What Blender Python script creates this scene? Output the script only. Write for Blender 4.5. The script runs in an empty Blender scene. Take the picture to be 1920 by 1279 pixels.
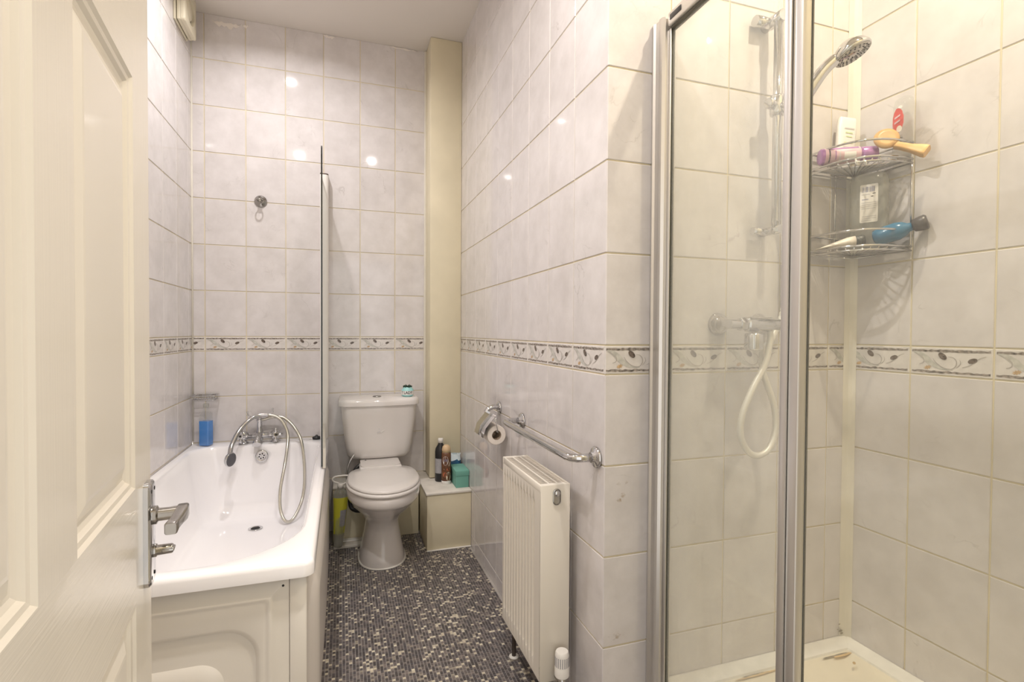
import bpy, bmesh, math, random
from mathutils import Vector, Matrix, noise
random.seed(7)
S = bpy.context.scene
COL = S.collection
PI = math.pi
# ------------------------------------------------------------------ camera, world, exposure
H = 1.19
def make_camera():
    y, t, r = math.radians(18.354), math.radians(1.012), math.radians(-.335)
    R0 = Vector((math.cos(y), -math.sin(y), 0)); F0 = Vector((math.sin(y), math.cos(y), 0)); U0 = Vector((0, 0, 1))
    F = F0*math.cos(t) - U0*math.sin(t); U = F0*math.sin(t) + U0*math.cos(t)
    R = R0*math.cos(r) - U*math.sin(r); Ur = R0*math.sin(r) + U*math.cos(r)
    cd = bpy.data.cameras.new('camera'); cd.sensor_width = 36; cd.lens = 965.07/1920*36; cd.clip_start = .01
    co = bpy.data.objects.new('camera', cd); COL.objects.link(co)
    co.matrix_world = Matrix(((R.x, Ur.x, -F.x, 0), (R.y, Ur.y, -F.y, 0), (R.z, Ur.z, -F.z, H), (0, 0, 0, 1)))
    S.camera = co
make_camera()
W = bpy.data.worlds.new('hall_fill'); S.world = W; W.use_nodes = True  # even fill light added through the doorway, standing in for the unseen hall
W.node_tree.nodes['Background'].inputs[0].default_value = (1, .965, .92, 1)
W.node_tree.nodes['Background'].inputs[1].default_value = 1.25
S.view_settings.view_transform = 'Standard'; S.view_settings.look = 'None'
S.view_settings.exposure = 0.25; S.view_settings.gamma = 1.0
try: S.view_settings.use_curve_mapping = False
except Exception: pass
S.cycles.max_bounces = 14; S.cycles.transparent_max_bounces = 16
S.cycles.diffuse_bounces = 6; S.cycles.glossy_bounces = 6; S.cycles.transmission_bounces = 8
S.cycles.sample_clamp_indirect = 8.0
S.cycles.caustics_reflective = False; S.cycles.caustics_refractive = False
# ceiling spots: x, y, power, colour
SPOTS = [(-.33, 2.55, 9.8, (1, .955, .945), 160), (-.385, .97, 11.2, (1, .945, .915), 160), (.29, 1.03, 11.8, (1, .935, .885), 160), (1.21, .62, 14.2, (1, .86, .65), 160)]

# room planes (metres)
D, XL, XR, YC, XS, YF, ZC = 3.217, -.773, .685, 1.2537, 1.586, .12, 2.915
PV, PH, Z7, BH = .2525, .2045, 1.155, .0806

# ------------------------------------------------------------------ materials
def new_mat(name):
    m = bpy.data.materials.new(name); m.use_nodes = True
    nt = m.node_tree; return m, nt, nt.nodes['Principled BSDF'], nt.nodes['Material Output']
def setc(b, k, v):
    if k in b.inputs: b.inputs[k].default_value = v
def mat(name, col, rough=.5, metal=0, bump=0, bscale=40, var=0, vscale=6, coat=0, emit=None, estr=0, stretch=None, spec=None):
    m, nt, b, out = new_mat(name)
    b.inputs['Base Color'].default_value = (*col, 1); b.inputs['Roughness'].default_value = rough; b.inputs['Metallic'].default_value = metal
    if coat: setc(b, 'Coat Weight', coat); setc(b, 'Coat Roughness', .06)
    if spec is not None: setc(b, 'Specular IOR Level', spec)
    if emit: setc(b, 'Emission Color', (*emit, 1)); setc(b, 'Emission Strength', estr)
    if bump or var:
        tc = nt.nodes.new('ShaderNodeTexCoord'); mp = nt.nodes.new('ShaderNodeMapping'); nt.links.new(tc.outputs['Object'], mp.inputs[0])
        if stretch: mp.inputs['Scale'].default_value = stretch
        n = nt.nodes.new('ShaderNodeTexNoise'); n.inputs['Scale'].default_value = bscale if bump else vscale; n.inputs['Detail'].default_value = 5
        nt.links.new(mp.outputs[0], n.inputs['Vector'])
        if bump:
            bp = nt.nodes.new('ShaderNodeBump'); bp.inputs['Strength'].default_value = bump; bp.inputs['Distance'].default_value = .002
            nt.links.new(n.outputs[0], bp.inputs['Height']); nt.links.new(bp.outputs[0], b.inputs['Normal'])
        if var:
            n2 = nt.nodes.new('ShaderNodeTexNoise'); n2.inputs['Scale'].default_value = vscale; n2.inputs['Detail'].default_value = 6
            nt.links.new(mp.outputs[0], n2.inputs['Vector'])
            cr = nt.nodes.new('ShaderNodeValToRGB'); cr.color_ramp.elements[0].position = .3; cr.color_ramp.elements[1].position = .7
            cr.color_ramp.elements[0].color = (*[c*(1-var) for c in col], 1); cr.color_ramp.elements[1].color = (*[min(1, c*(1+var*.5)) for c in col], 1)
            nt.links.new(n2.outputs[0], cr.inputs[0]); nt.links.new(cr.outputs[0], b.inputs['Base Color'])
    return m
def tile_mat(name, base, vein, patch):
    m, nt, b, out = new_mat(name); L = nt.links.new; N = nt.nodes.new
    tc = N('ShaderNodeTexCoord'); oi = N('ShaderNodeObjectInfo'); mul = N('ShaderNodeVectorMath'); mul.operation = 'SCALE'
    cmb = N('ShaderNodeCombineXYZ'); 
    for i, k in enumerate((37., 91., 17.)):
        mm = N('ShaderNodeMath'); mm.operation = 'MULTIPLY'; mm.inputs[1].default_value = k; L(oi.outputs['Random'], mm.inputs[0]); L(mm.outputs[0], cmb.inputs[i])
    add = N('ShaderNodeVectorMath'); add.operation = 'ADD'; L(tc.outputs['Object'], add.inputs[0]); L(cmb.outputs[0], add.inputs[1])
    n1 = N('ShaderNodeTexNoise'); n1.inputs['Scale'].default_value = 9; n1.inputs['Detail'].default_value = 7; n1.inputs['Roughness'].default_value = .62; L(add.outputs[0], n1.inputs['Vector'])
    r1 = N('ShaderNodeValToRGB'); e = r1.color_ramp.elements; e[0].position = .32; e[0].color = (*patch, 1); e[1].position = .66; e[1].color = (*base, 1); L(n1.outputs[0], r1.inputs[0])
    # thin veins where a distorted noise crosses its mid value
    n2 = N('ShaderNodeTexNoise'); n2.inputs['Scale'].default_value = 4.5; n2.inputs['Detail'].default_value = 6; n2.inputs['Distortion'].default_value = 1.6; L(add.outputs[0], n2.inputs['Vector'])
    s = N('ShaderNodeMath'); s.operation = 'SUBTRACT'; s.inputs[1].default_value = .5; L(n2.outputs[0], s.inputs[0])
    ab = N('ShaderNodeMath'); ab.operation = 'ABSOLUTE'; L(s.outputs[0], ab.inputs[0])
    r2 = N('ShaderNodeValToRGB'); e = r2.color_ramp.elements; e[0].position = 0; e[0].color = (.38, .38, .38, 1); e[1].position = .010; e[1].color = (0, 0, 0, 1); L(ab.outputs[0], r2.inputs[0])
    n3 = N('ShaderNodeTexNoise'); n3.inputs['Scale'].default_value = 7; L(add.outputs[0], n3.inputs['Vector'])
    r3 = N('ShaderNodeValToRGB'); e = r3.color_ramp.elements; e[0].position = .56; e[0].color = (0, 0, 0, 1); e[1].position = .72; e[1].color = (1, 1, 1, 1); L(n3.outputs[0], r3.inputs[0])
    vm = N('ShaderNodeMath'); vm.operation = 'MULTIPLY'; L(r2.outputs[0], vm.inputs[0]); L(r3.outputs[0], vm.inputs[1])
    mx = N('ShaderNodeMix'); mx.data_type = 'RGBA'; L(vm.outputs[0], mx.inputs['Factor']); L(r1.outputs[0], mx.inputs['A']); mx.inputs['B'].default_value = (*vein, 1)
    L(mx.outputs['Result'], b.inputs['Base Color'])
    b.inputs['Roughness'].default_value = .05; setc(b, 'Specular IOR Level', .5)
    nb = N('ShaderNodeTexNoise'); nb.inputs['Scale'].default_value = 5; nb.inputs['Detail'].default_value = 1; L(add.outputs[0], nb.inputs['Vector'])
    bp = N('ShaderNodeBump'); bp.inputs['Strength'].default_value = .04; bp.inputs['Distance'].default_value = .004; L(nb.outputs[0], bp.inputs['Height']); L(bp.outputs[0], b.inputs['Normal'])
    return m
def glass_mat(name, tint, haze=0, hscale=6, ior=1.45, gloss=1.0, hcol=(.88, .89, .87)):
    """clear sheet: light passes straight through, Fresnel mirror on top, optional limescale film"""
    m, nt, b, out = new_mat(name); L = nt.links.new; N = nt.nodes.new
    nt.nodes.remove(b)
    tr = N('ShaderNodeBsdfTransparent'); tr.inputs[0].default_value = (*tint, 1)
    gl = N('ShaderNodeBsdfGlossy'); gl.inputs['Roughness'].default_value = .02; gl.inputs[0].default_value = (gloss, gloss, gloss, 1)
    lw = N('ShaderNodeLayerWeight'); lw.inputs[0].default_value = .5        # Schlick reflectance
    pw = N('ShaderNodeMath'); pw.operation = 'POWER'; pw.inputs[1].default_value = 5; L(lw.outputs['Facing'], pw.inputs[0])
    r0 = ((ior-1)/(ior+1))**2
    ml = N('ShaderNodeMath'); ml.operation = 'MULTIPLY_ADD'; ml.inputs[1].default_value = .75; ml.inputs[2].default_value = r0; L(pw.outputs[0], ml.inputs[0])
    mx = N('ShaderNodeMixShader'); L(ml.outputs[0], mx.inputs[0])
    if haze:
        df = N('ShaderNodeBsdfDiffuse'); df.inputs[0].default_value = (*hcol, 1)
        tl = N('ShaderNodeBsdfTranslucent'); tl.inputs[0].default_value = (*hcol, 1)
        md = N('ShaderNodeMixShader'); md.inputs[0].default_value = .5; L(df.outputs[0], md.inputs[1]); L(tl.outputs[0], md.inputs[2])
        tc = N('ShaderNodeTexCoord'); mp = N('ShaderNodeMapping'); mp.inputs['Scale'].default_value = (1, 1, .35); L(tc.outputs['Object'], mp.inputs[0])
        n = N('ShaderNodeTexNoise'); n.inputs['Scale'].default_value = hscale; n.inputs['Detail'].default_value = 6; L(mp.outputs[0], n.inputs['Vector'])
        r = N('ShaderNodeMapRange'); r.inputs['From Min'].default_value = .3; r.inputs['From Max'].default_value = .7
        r.inputs['To Min'].default_value = haze*.55; r.inputs['To Max'].default_value = haze*1.4; L(n.outputs[0], r.inputs[0])
        mh = N('ShaderNodeMixShader'); L(r.outputs[0], mh.inputs[0]); L(tr.outputs[0], mh.inputs[1]); L(md.outputs[0], mh.inputs[2]); L(mh.outputs[0], mx.inputs[1])
    else:
        L(tr.outputs[0], mx.inputs[1])
    L(gl.outputs[0], mx.inputs[2]); L(mx.outputs[0], out.inputs['Surface'])
    return m
M = {}
M['tile'] = tile_mat('marbled_tile', (.695, .665, .665), (.30, .27, .26), (.60, .57, .565))
M['grout'] = mat('cream_grout', (.70, .625, .45), .85, var=.12, vscale=5)
M['sealant'] = mat('cream_sealant', (.71, .675, .595), .5, var=.08, vscale=8)
M['white_sealant'] = mat('white_sealant', (.82, .80, .75), .5, var=.1, vscale=12)
M['ceiling'] = mat('ceiling_paint', (.70, .66, .61), .9, bump=.15, bscale=30)
M['cream_paint'] = mat('cream_paint', (.71, .645, .475), .55, bump=.1, bscale=25, var=.07, vscale=5)
M['cream_top'] = mat('worn_cream_paint', (.74, .70, .63), .5, var=.12, vscale=14)
M['plaster'] = mat('plaster', (.78, .73, .68), .9, bump=.5, bscale=60)
M['enamel'] = mat('bath_enamel', (.88, .87, .885), .13, coat=.4)
M['ceramic'] = mat('toilet_ceramic', (.73, .70, .68), .1, coat=.3)
M['seat'] = mat('seat_plastic', (.74, .71, .69), .18, coat=.2)
M['bath_panel'] = mat('bath_panel_plastic', (.79, .755, .69), .3)
M['side_panel'] = mat('side_panel_plastic', (.74, .70, .66), .22)
M['chrome'] = mat('chrome', (.60, .60, .61), .07, 1)
M['brushed'] = mat('satin_nickel', (.42, .405, .385), .19, 1)
M['alu'] = mat('polished_aluminium', (.66, .64, .615), .34, .9)
M['alu_dark'] = mat('dark_seal_rubber', (.10, .095, .075), .5)  # dark rubber of the seals and rail channel
M['rad'] = mat('radiator_enamel', (.78, .735, .65), .28, coat=.2)
M['rad_dust'] = mat('dusty_grille', (.62, .565, .49), .6, var=.35, vscale=30)
M['black'] = mat('black_plastic', (.02, .02, .022), .35)
M['hole'] = mat('dark_hole', (.012, .011, .01), .8)
M['grey_rubber'] = mat('grey_rubber', (.09, .09, .10), .5, bump=.5, bscale=300)
M['hose'] = mat('silver_hose', (.56, .54, .48), .25, .8)
M['white_hose'] = mat('ribbed_hose', (.78, .75, .68), .35, .25)
M['white_plastic'] = mat('white_plastic', (.80, .78, .74), .3)
M['fan'] = mat('aged_fan_plastic', (.72, .67, .52), .4)
M['paper'] = mat('toilet_paper', (.80, .74, .68), .95, bump=.3, bscale=120)
M['card'] = mat('cardboard_core', (.32, .25, .19), .9)
M['tray'] = mat('tray_acrylic', (.82, .76, .64), .25, var=.05, vscale=7)
M['tray_trim'] = mat('tray_upstand', (.84, .82, .78), .35, var=.08, vscale=22)
M['stain'] = mat('limescale_stain', (.68, .50, .28), .8, var=.4, vscale=30)
M['mould'] = mat('mould_spots', (.36, .32, .25), .9, var=.4, vscale=60)
M['door'] = mat('cream_door_gloss', (.71, .67, .595), .28, coat=.25)
M['glass'] = glass_mat('clear_screen_glass', (.86, .885, .87), ior=1.4)
M['glass_edge'] = mat('glass_edge', (.004, .008, .008), .15)
M['glass_lime'] = glass_mat('limescaled_shower_glass', (.95, .965, .95), haze=.17, hscale=5, ior=1.35)
M['glass_door'] = glass_mat('clear_shower_glass', (.96, .97, .955), haze=.05, hscale=5, ior=1.3)
M['clear'] = glass_mat('clear_plastic', (.95, .955, .95), haze=.10, hscale=25, ior=1.4)
M['frost'] = glass_mat('frosted_plastic', (.84, .85, .83), haze=.42, hscale=14, ior=1.35, hcol=(.80, .80, .76))
M['blue_liquid'] = mat('blue_liquid', (.012, .20, .62), .12, coat=.5)
M['teal'] = mat('teal_card', (.16, .40, .33), .6)
M['teal_pot'] = mat('teal_glaze', (.34, .66, .66), .3, coat=.4)
M['leaf'] = mat('dark_succulent', (.02, .05, .03), .5)
M['label_white'] = mat('white_label', (.80, .78, .76), .5)
M['label_grey'] = mat('grey_label', (.42, .41, .43), .5, var=.2, vscale=60, stretch=(1, 1, 6))
M['ink'] = mat('dark_ink', (.05, .05, .055), .6)
M['ink_blue'] = mat('blue_grey_ink', (.30, .31, .45), .6)
M['ink_pale'] = mat('pale_ink', (.58, .57, .58), .6)
M['beige_cap'] = mat('beige_cap', (.62, .45, .27), .35)
M['can_brown'] = mat('can_print_brown', (.16, .07, .035), .35, var=.5, vscale=30)
M['can_red'] = mat('can_print_red', (.50, .14, .07), .35, var=.3, vscale=40)
M['can_cream'] = mat('can_print_cream', (.72, .64, .52), .35)
M['blue_pack'] = mat('blue_film', (.03, .12, .25), .25, var=.4, vscale=25)
M['pack_pale'] = mat('pale_film', (.62, .70, .74), .3, var=.2, vscale=30)
M['yellow'] = mat('yellow_label', (.62, .60, .05), .45)
M['purple'] = mat('purple_metallic', (.42, .20, .48), .22, .35)
M['pink'] = mat('pink_print', (.72, .50, .56), .3, .1, var=.2, vscale=40)
M['wood'] = mat('orange_wood', (.72, .44, .17), .4, var=.25, vscale=12, stretch=(1, 4, 4))
M['red'] = mat('red_label', (.66, .07, .06), .4)
M['green_dark'] = mat('leaf_green_print', (.06, .14, .06), .5)
M['green_pale'] = mat('pale_green_print', (.62, .74, .42), .5)
M['blue_bottle'] = mat('teal_blue_bottle', (.02, .14, .26), .2, coat=.4)
M['cap_dark'] = mat('charcoal_cap', (.075, .07, .072), .35)
M['cap_speck'] = mat('speckled_cap', (.07, .075, .07), .4, var=.9, vscale=120)
M['tube'] = mat('cream_tube', (.76, .70, .62), .35)
M['tube_pink'] = mat('pink_stripe', (.66, .44, .42), .4)
M['copper'] = mat('painted_pipe', (.10, .075, .06), .4, .3)
M['lamp'] = mat('lamp_lens', (1, 1, 1), .3, emit=(1, .95, .88), estr=60)
# border print
M['b_base'] = mat('border_tile_base', (.70, .665, .64), .12, var=.12, vscale=30)
M['b_band'] = mat('border_band', (.31, .27, .24), .2, var=.8, vscale=90)
M['b_pod'] = mat('border_pod', (.16, .125, .105), .2, var=.7, vscale=140)
M['b_line'] = mat('border_scroll', (.44, .41, .385), .2)
M['b_leaf'] = mat('border_leaf', (.55, .54, .50), .2, var=.25, vscale=60)
M['b_gold'] = mat('border_gold', (.60, .42, .24), .25, var=.5, vscale=120)
# mosaic: a colour for every tessera
def mosaic_mat():
    m, nt, b, out = new_mat('mosaic_tesserae'); L = nt.links.new; N = nt.nodes.new
    g = N('ShaderNodeNewGeometry'); r = N('ShaderNodeValToRGB'); r.color_ramp.interpolation = 'CONSTANT'
    cols = [(0, (.070, .060, .060)), (.22, (.14, .12, .115)), (.42, (.088, .078, .084)), (.60, (.20, .172, .158)), (.76, (.115, .10, .10)), (.855, (.30, .265, .215)), (.90, (.56, .50, .39)), (.965, (.68, .62, .49))]
    while len(r.color_ramp.elements) > 1: r.color_ramp.elements.remove(r.color_ramp.elements[-1])
    r.color_ramp.elements[0].position = 0; r.color_ramp.elements[0].color = (*cols[0][1], 1)
    for p, c in cols[1:]:
        e = r.color_ramp.elements.new(p); e.color = (*c, 1)
    L(g.outputs['Random Per Island'], r.inputs[0]); L(r.outputs[0], b.inputs['Base Color']); b.inputs['Roughness'].default_value = .32
    return m
M['mosaic'] = mosaic_mat()
M['floor_grout'] = mat('floor_grout', (.42, .39, .36), .7, var=.2, vscale=8)
def grain_mat(name, axis):
    m, nt, b, out = new_mat(name); L = nt.links.new; N = nt.nodes.new
    b.inputs['Base Color'].default_value = (.71, .67, .595, 1); b.inputs['Roughness'].default_value = .26; setc(b, 'Coat Weight', .2)
    tc = N('ShaderNodeTexCoord'); mp = N('ShaderNodeMapping'); L(tc.outputs['Object'], mp.inputs[0])
    mp.inputs['Scale'].default_value = (5, 90, 260) if axis == 'x' else (260, 90, 5)
    n = N('ShaderNodeTexNoise'); n.inputs['Scale'].default_value = 1; n.inputs['Detail'].default_value = 3; n.inputs['Distortion'].default_value = .35; L(mp.outputs[0], n.inputs['Vector'])
    bp = N('ShaderNodeBump'); bp.inputs['Strength'].default_value = .32 if axis == 'x' else .12; bp.inputs['Distance'].default_value = .0016
    L(n.outputs[0], bp.inputs['Height']); L(bp.outputs[0], b.inputs['Normal'])
    return m
M['grain_x'] = grain_mat('embossed_grain_across', 'x'); M['grain_z'] = grain_mat('embossed_grain_up', 'z')

# ------------------------------------------------------------------ mesh helpers
class MB:
    """collects shapes in one bmesh; material slots by name"""
    def __init__(s): s.bm = bmesh.new(); s.mats = []
    def mi(s, m):
        if m not in s.mats: s.mats.append(m)
        return s.mats.index(m)
    def face(s, vs, m, smooth=False):
        try: f = s.bm.faces.new(vs)
        except ValueError: return None
        f.material_index = s.mi(m); f.smooth = smooth; return f
    def box(s, x0, x1, y0, y1, z0, z1, m, bev=0, seg=2):
        tmp = bmesh.new(); bmesh.ops.create_cube(tmp, size=1)
        for v in tmp.verts: v.co = Vector((x0+(v.co.x+.5)*(x1-x0), y0+(v.co.y+.5)*(y1-y0), z0+(v.co.z+.5)*(z1-z0)))
        if bev: bmesh.ops.bevel(tmp, geom=tmp.edges[:], offset=bev, segments=seg, profile=.5, affect='EDGES')
        s.merge(tmp, m, bev > 0); return s
    def merge(s, tmp, m, smooth=False):
        mp = {}
        for v in tmp.verts: mp[v] = s.bm.verts.new(v.co)
        for f in tmp.faces: s.face([mp[v] for v in f.verts], m, smooth)
        tmp.free()
    def loft(s, rings, m, cap0=True, cap1=True, smooth=True, closed=True):
        vr = [[s.bm.verts.new(p) for p in r] for r in rings]; n = len(vr[0])
        for a, b in zip(vr, vr[1:]):
            for i in range(n if closed else n-1):
                j = (i+1) % n; s.face([a[i], a[j], b[j], b[i]], m, smooth)
        if cap0: s.face(list(reversed(vr[0])), m)
        if cap1: s.face(vr[-1], m)
        return vr
    def lathe(s, prof, m, c=(0, 0, 0), axis=(0, 0, 1), n=28, cap=True, smooth=True):
        ax = Vector(axis).normalized(); a = ax.orthogonal().normalized(); b = ax.cross(a); c = Vector(c)
        rings = [[c + ax*z + (a*math.cos(2*PI*i/n) + b*math.sin(2*PI*i/n))*r for i in range(n)] for r, z in prof]
        s.loft(rings, m, cap, cap, smooth); return s
    def tube(s, pts, r, m, n=10, cap=True, closed=False):
        pts = [Vector(p) for p in pts]; k = len(pts); rr = r if isinstance(r, (list, tuple)) else [r]*k
        tg = []
        for i in range(k):
            if closed: t = pts[(i+1) % k] - pts[i-1]
            else: t = pts[min(i+1, k-1)] - pts[max(i-1, 0)]
            tg.append(t.normalized())
        a = tg[0].orthogonal().normalized(); rings = []
        for i in range(k):
            a = (a - tg[i]*a.dot(tg[i])).normalized(); b = tg[i].cross(a)
            rings.append([pts[i] + (a*math.cos(2*PI*j/n) + b*math.sin(2*PI*j/n))*rr[i] for j in range(n)])
        if closed: rings.append(rings[0]); s.loft(rings, m, False, False)
        else: s.loft(rings, m, cap, cap)
        return s
    def prism(s, poly, z0, z1, m, frame=None, smooth=False):
        fr = frame or (lambda x, y, z: Vector((x, y, z)))
        s.loft([[fr(x, y, z0) for x, y in poly], [fr(x, y, z1) for x, y in poly]], m, True, True, smooth); return s
    def mesh(s, name, weld=False):
        if weld: bmesh.ops.remove_doubles(s.bm, verts=s.bm.verts[:], dist=1e-5)
        bmesh.ops.recalc_face_normals(s.bm, faces=s.bm.faces[:])
        me = bpy.data.meshes.new(name); s.bm.to_mesh(me); s.bm.free()
        for m in s.mats: me.materials.append(M[m])
        return me
    def build(s, name, parent=None, weld=False, sharp=None):
        me = s.mesh(name, weld); o = bpy.data.objects.new(name, me); COL.objects.link(o)
        if sharp is not None:
            try: me.set_sharp_from_angle(angle=math.radians(sharp))
            except Exception: pass
        if parent: o.parent = parent
        return o
def tag(o, label=None, cat=None, group=None, kind=None):
    if label: o['label'] = label
    if cat: o['category'] = cat
    if group: o['group'] = group
    if kind: o['kind'] = kind
    return o
def empty(name, label, cat, loc=(0, 0, 0), group=None, kind=None, matrix=None):
    o = bpy.data.objects.new(name, None); COL.objects.link(o); o.empty_display_size = .05
    if matrix is not None: o.matrix_world = matrix
    else: o.location = loc
    return tag(o, label, cat, group, kind)
def smoothpath(pts, n=8):
    pts = [Vector(p) for p in pts]; out = []
    for i in range(len(pts)-1):
        p0 = pts[max(i-1, 0)]; p1 = pts[i]; p2 = pts[i+1]; p3 = pts[min(i+2, len(pts)-1)]
        for k in range(n):
            t = k/n
            out.append(.5*((2*p1) + (p2-p0)*t + (2*p0-5*p1+4*p2-p3)*t*t + (3*p1-p0-3*p2+p3)*t**3))
    out.append(pts[-1]); return out
def rrect(x0, x1, y0, y1, rad, n=8):
    """rounded rectangle; rad = radii at (x1,y0),(x1,y1),(x0,y1),(x0,y0)"""
    if not isinstance(rad, (list, tuple)): rad = [rad]*4
    out = []
    for (cx, sx, cy, sy, r, a0) in ((x1, -1, y0, 1, rad[0], -90), (x1, -1, y1, -1, rad[1], 0), (x0, 1, y1, -1, rad[2], 90), (x0, 1, y0, 1, rad[3], 180)):
        for k in range(n+1):
            a = math.radians(a0 + 90*k/n); out.append((cx+sx*r + r*math.cos(a), cy+sy*r + r*math.sin(a)))
    return out
def text_polys(txt, size, bold=0):
    cu = bpy.data.curves.new('lettering', 'FONT'); cu.body = txt; cu.size = size; cu.align_x = 'CENTER'; cu.align_y = 'CENTER'; cu.offset = bold; cu.resolution_u = 3
    o = bpy.data.objects.new('lettering', cu); COL.objects.link(o)
    bpy.context.view_layer.update()
    dg = bpy.context.evaluated_depsgraph_get(); me = bpy.data.meshes.new_from_object(o.evaluated_get(dg))
    vs = [v.co.copy() for v in me.vertices]; fs = [tuple(p.vertices) for p in me.polygons]
    bpy.data.objects.remove(o); bpy.data.curves.remove(cu); bpy.data.meshes.remove(me)
    return vs, fs
def add_text(mb, txt, size, m, fn, bold=0):
    vs, fs = text_polys(txt, size, bold); bv = [mb.bm.verts.new(fn(v.x, v.y)) for v in vs]
    for f in fs: mb.face([bv[i] for i in f], m)

# ------------------------------------------------------------------ tiled walls
G = .0042                      # joint width
_tm = {}
def tile_mesh(w, h):
    k = (round(w, 4), round(h, 4))
    if k not in _tm:
        a = .0014; mb = MB()
        r0 = [(0, .006, 0), (w, .006, 0), (w, .006, h), (0, .006, h)]
        r1 = [(0, a, 0), (w, a, 0), (w, a, h), (0, a, h)]
        r2 = [(a, 0, a), (w-a, 0, a), (w-a, 0, h-a), (a, 0, h-a)]
        mb.loft([r0, r1, r2], 'tile', False, True, smooth=False)
        _tm[k] = mb.mesh('tile')
    return _tm[k]
_bm = {}
def border_mesh(w, c0, h):
    """border tile, print cut to [c0, c0+w] of a full-width tile"""
    k = (round(w, 4), round(c0, 4))
    if k in _bm: return _bm[k]
    mb = MB(); a = .0014; FW = PH-G
    mb.loft([[(0, .006, 0), (w, .006, 0), (w, .006, h), (0, .006, h)], [(0, a, 0), (w, a, 0), (w, a, h), (0, a, h)], [(a, 0, a), (w-a, 0, a), (w-a, 0, h-a), (a, 0, h-a)]], 'b_base', False, True, smooth=False)
    pr = MB(); pr.mats = mb.mats
    lev = [-.0003]
    def poly(pts, m):
        y = lev[0]; pr.face([pr.bm.verts.new((x, y, z)) for x, z in pts], m)
    def ell(cx, cz, rx, rz, rot, m, n=18, jag=0):
        c, s_ = math.cos(rot), math.sin(rot); p = []
        for i in range(n):
            q = 1 + (jag*(1 if i % 2 else -1)); x = rx*q*math.cos(2*PI*i/n); z = rz*q*math.sin(2*PI*i/n); p.append((cx+x*c-z*s_, cz+x*s_+z*c))
        poly(p, m)
    def ribbon(pts, ws, m):
        P = [Vector((x, 0, z)) for x, z in pts]; P = smoothpath(P, 6); n = len(P); y = lev[0]; prev = None
        for i in range(n):
            t = (P[min(i+1, n-1)]-P[max(i-1, 0)]).normalized(); nn = Vector((-t.z, 0, t.x)); f = i/(n-1)*(len(ws)-1); q = int(min(f, len(ws)-2)); wd = ws[q]+(ws[q+1]-ws[q])*(f-q)
            pair = (pr.bm.verts.new((P[i].x+nn.x*wd, y, P[i].z+nn.z*wd)), pr.bm.verts.new((P[i].x-nn.x*wd, y, P[i].z-nn.z*wd)))
            if prev: pr.face([prev[0], prev[1], pair[1], pair[0]], m)
            prev = pair
    s = FW/.2; 
    # broken dark bands along both edges
    rnd = random.Random(3)
    for zb, hb in ((h-.0125, .0065), (.0055, .0055)):
        top = []; n = 26
        for i in range(n+1): top.append((.004+(FW-.008)*i/n, zb+hb+rnd.uniform(-.0012, .0014)))
        bot = [(x, zb+rnd.uniform(-.0014, .001)) for x, _ in top]
        for i in range(n): poly([bot[i], bot[i+1], top[i+1], top[i]], 'b_band')
    lev[0] = -.0005
    ribbon([(.006*s, .064), (.025*s, .058), (.042*s, .045), (.056*s, .032), (.078*s, .020), (.110*s, .016)], [.001, .006, .009, .007, .004, .001], 'b_leaf')
    ell(.046*s, .020, .009, .005, .3, 'b_gold', jag=.25)
    lev[0] = -.0007
    ribbon([(.010*s, .062), (.026*s, .053), (.036*s, .042), (.034*s, .033), (.024*s, .029)], [.0005, .0014, .0016, .001, .0008], 'b_line')
    ribbon([(.060*s, .046), (.068*s, .034), (.084*s, .022), (.104*s, .018), (.116*s, .026), (.118*s, .040), (.110*s, .050), (.098*s, .052)], [.0006, .0012, .0012, .0012, .0014, .0014, .0009, .0005], 'b_line')
    ribbon([(.118*s, .022), (.128*s, .034), (.126*s, .044)], [.0006, .001, .0006], 'b_line')
    ribbon([(.132*s, .024), (.148*s, .030), (.160*s, .040), (.172*s, .050), (.186*s, .056)], [.0006, .0012, .0012, .001, .0006], 'b_line')
    lev[0] = -.0009
    ell(.084*s, .053, .0125, .0075, -.7, 'b_pod'); ell(.156*s, .043, .0115, .0065, .35, 'b_pod')
    if c0 > 0 or w < FW-.001:
        for x, nx in ((c0+.001, -1), (c0+w-.001, 1)):
            bmesh.ops.bisect_plane(pr.bm, geom=pr.bm.verts[:]+pr.bm.edges[:]+pr.bm.faces[:], plane_co=(x, 0, 0), plane_no=(nx, 0, 0), clear_outer=True)
    mp = {v: mb.bm.verts.new((v.co.x-c0, v.co.y, v.co.z)) for v in pr.bm.verts}
    for f in pr.bm.faces:
        nf = mb.bm.faces.new([mp[v] for v in f.verts]); nf.material_index = f.material_index
    pr.bm.free()
    me = bpy.data.meshes.new('border_tile'); mb.bm.normal_update()
    for f in mb.bm.faces:
        if f.normal.y > .5: f.normal_flip()
    mb.bm.to_mesh(me); mb.bm.free()
    for m in mb.mats: me.materials.append(M[m])
    _bm[k] = me; return me
Z_ROWS = [0, .0644, .3169, .5694, .8219, Z7-BH, Z7] + [Z7+PV*i for i in range(1, 7)] + [ZC]
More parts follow.
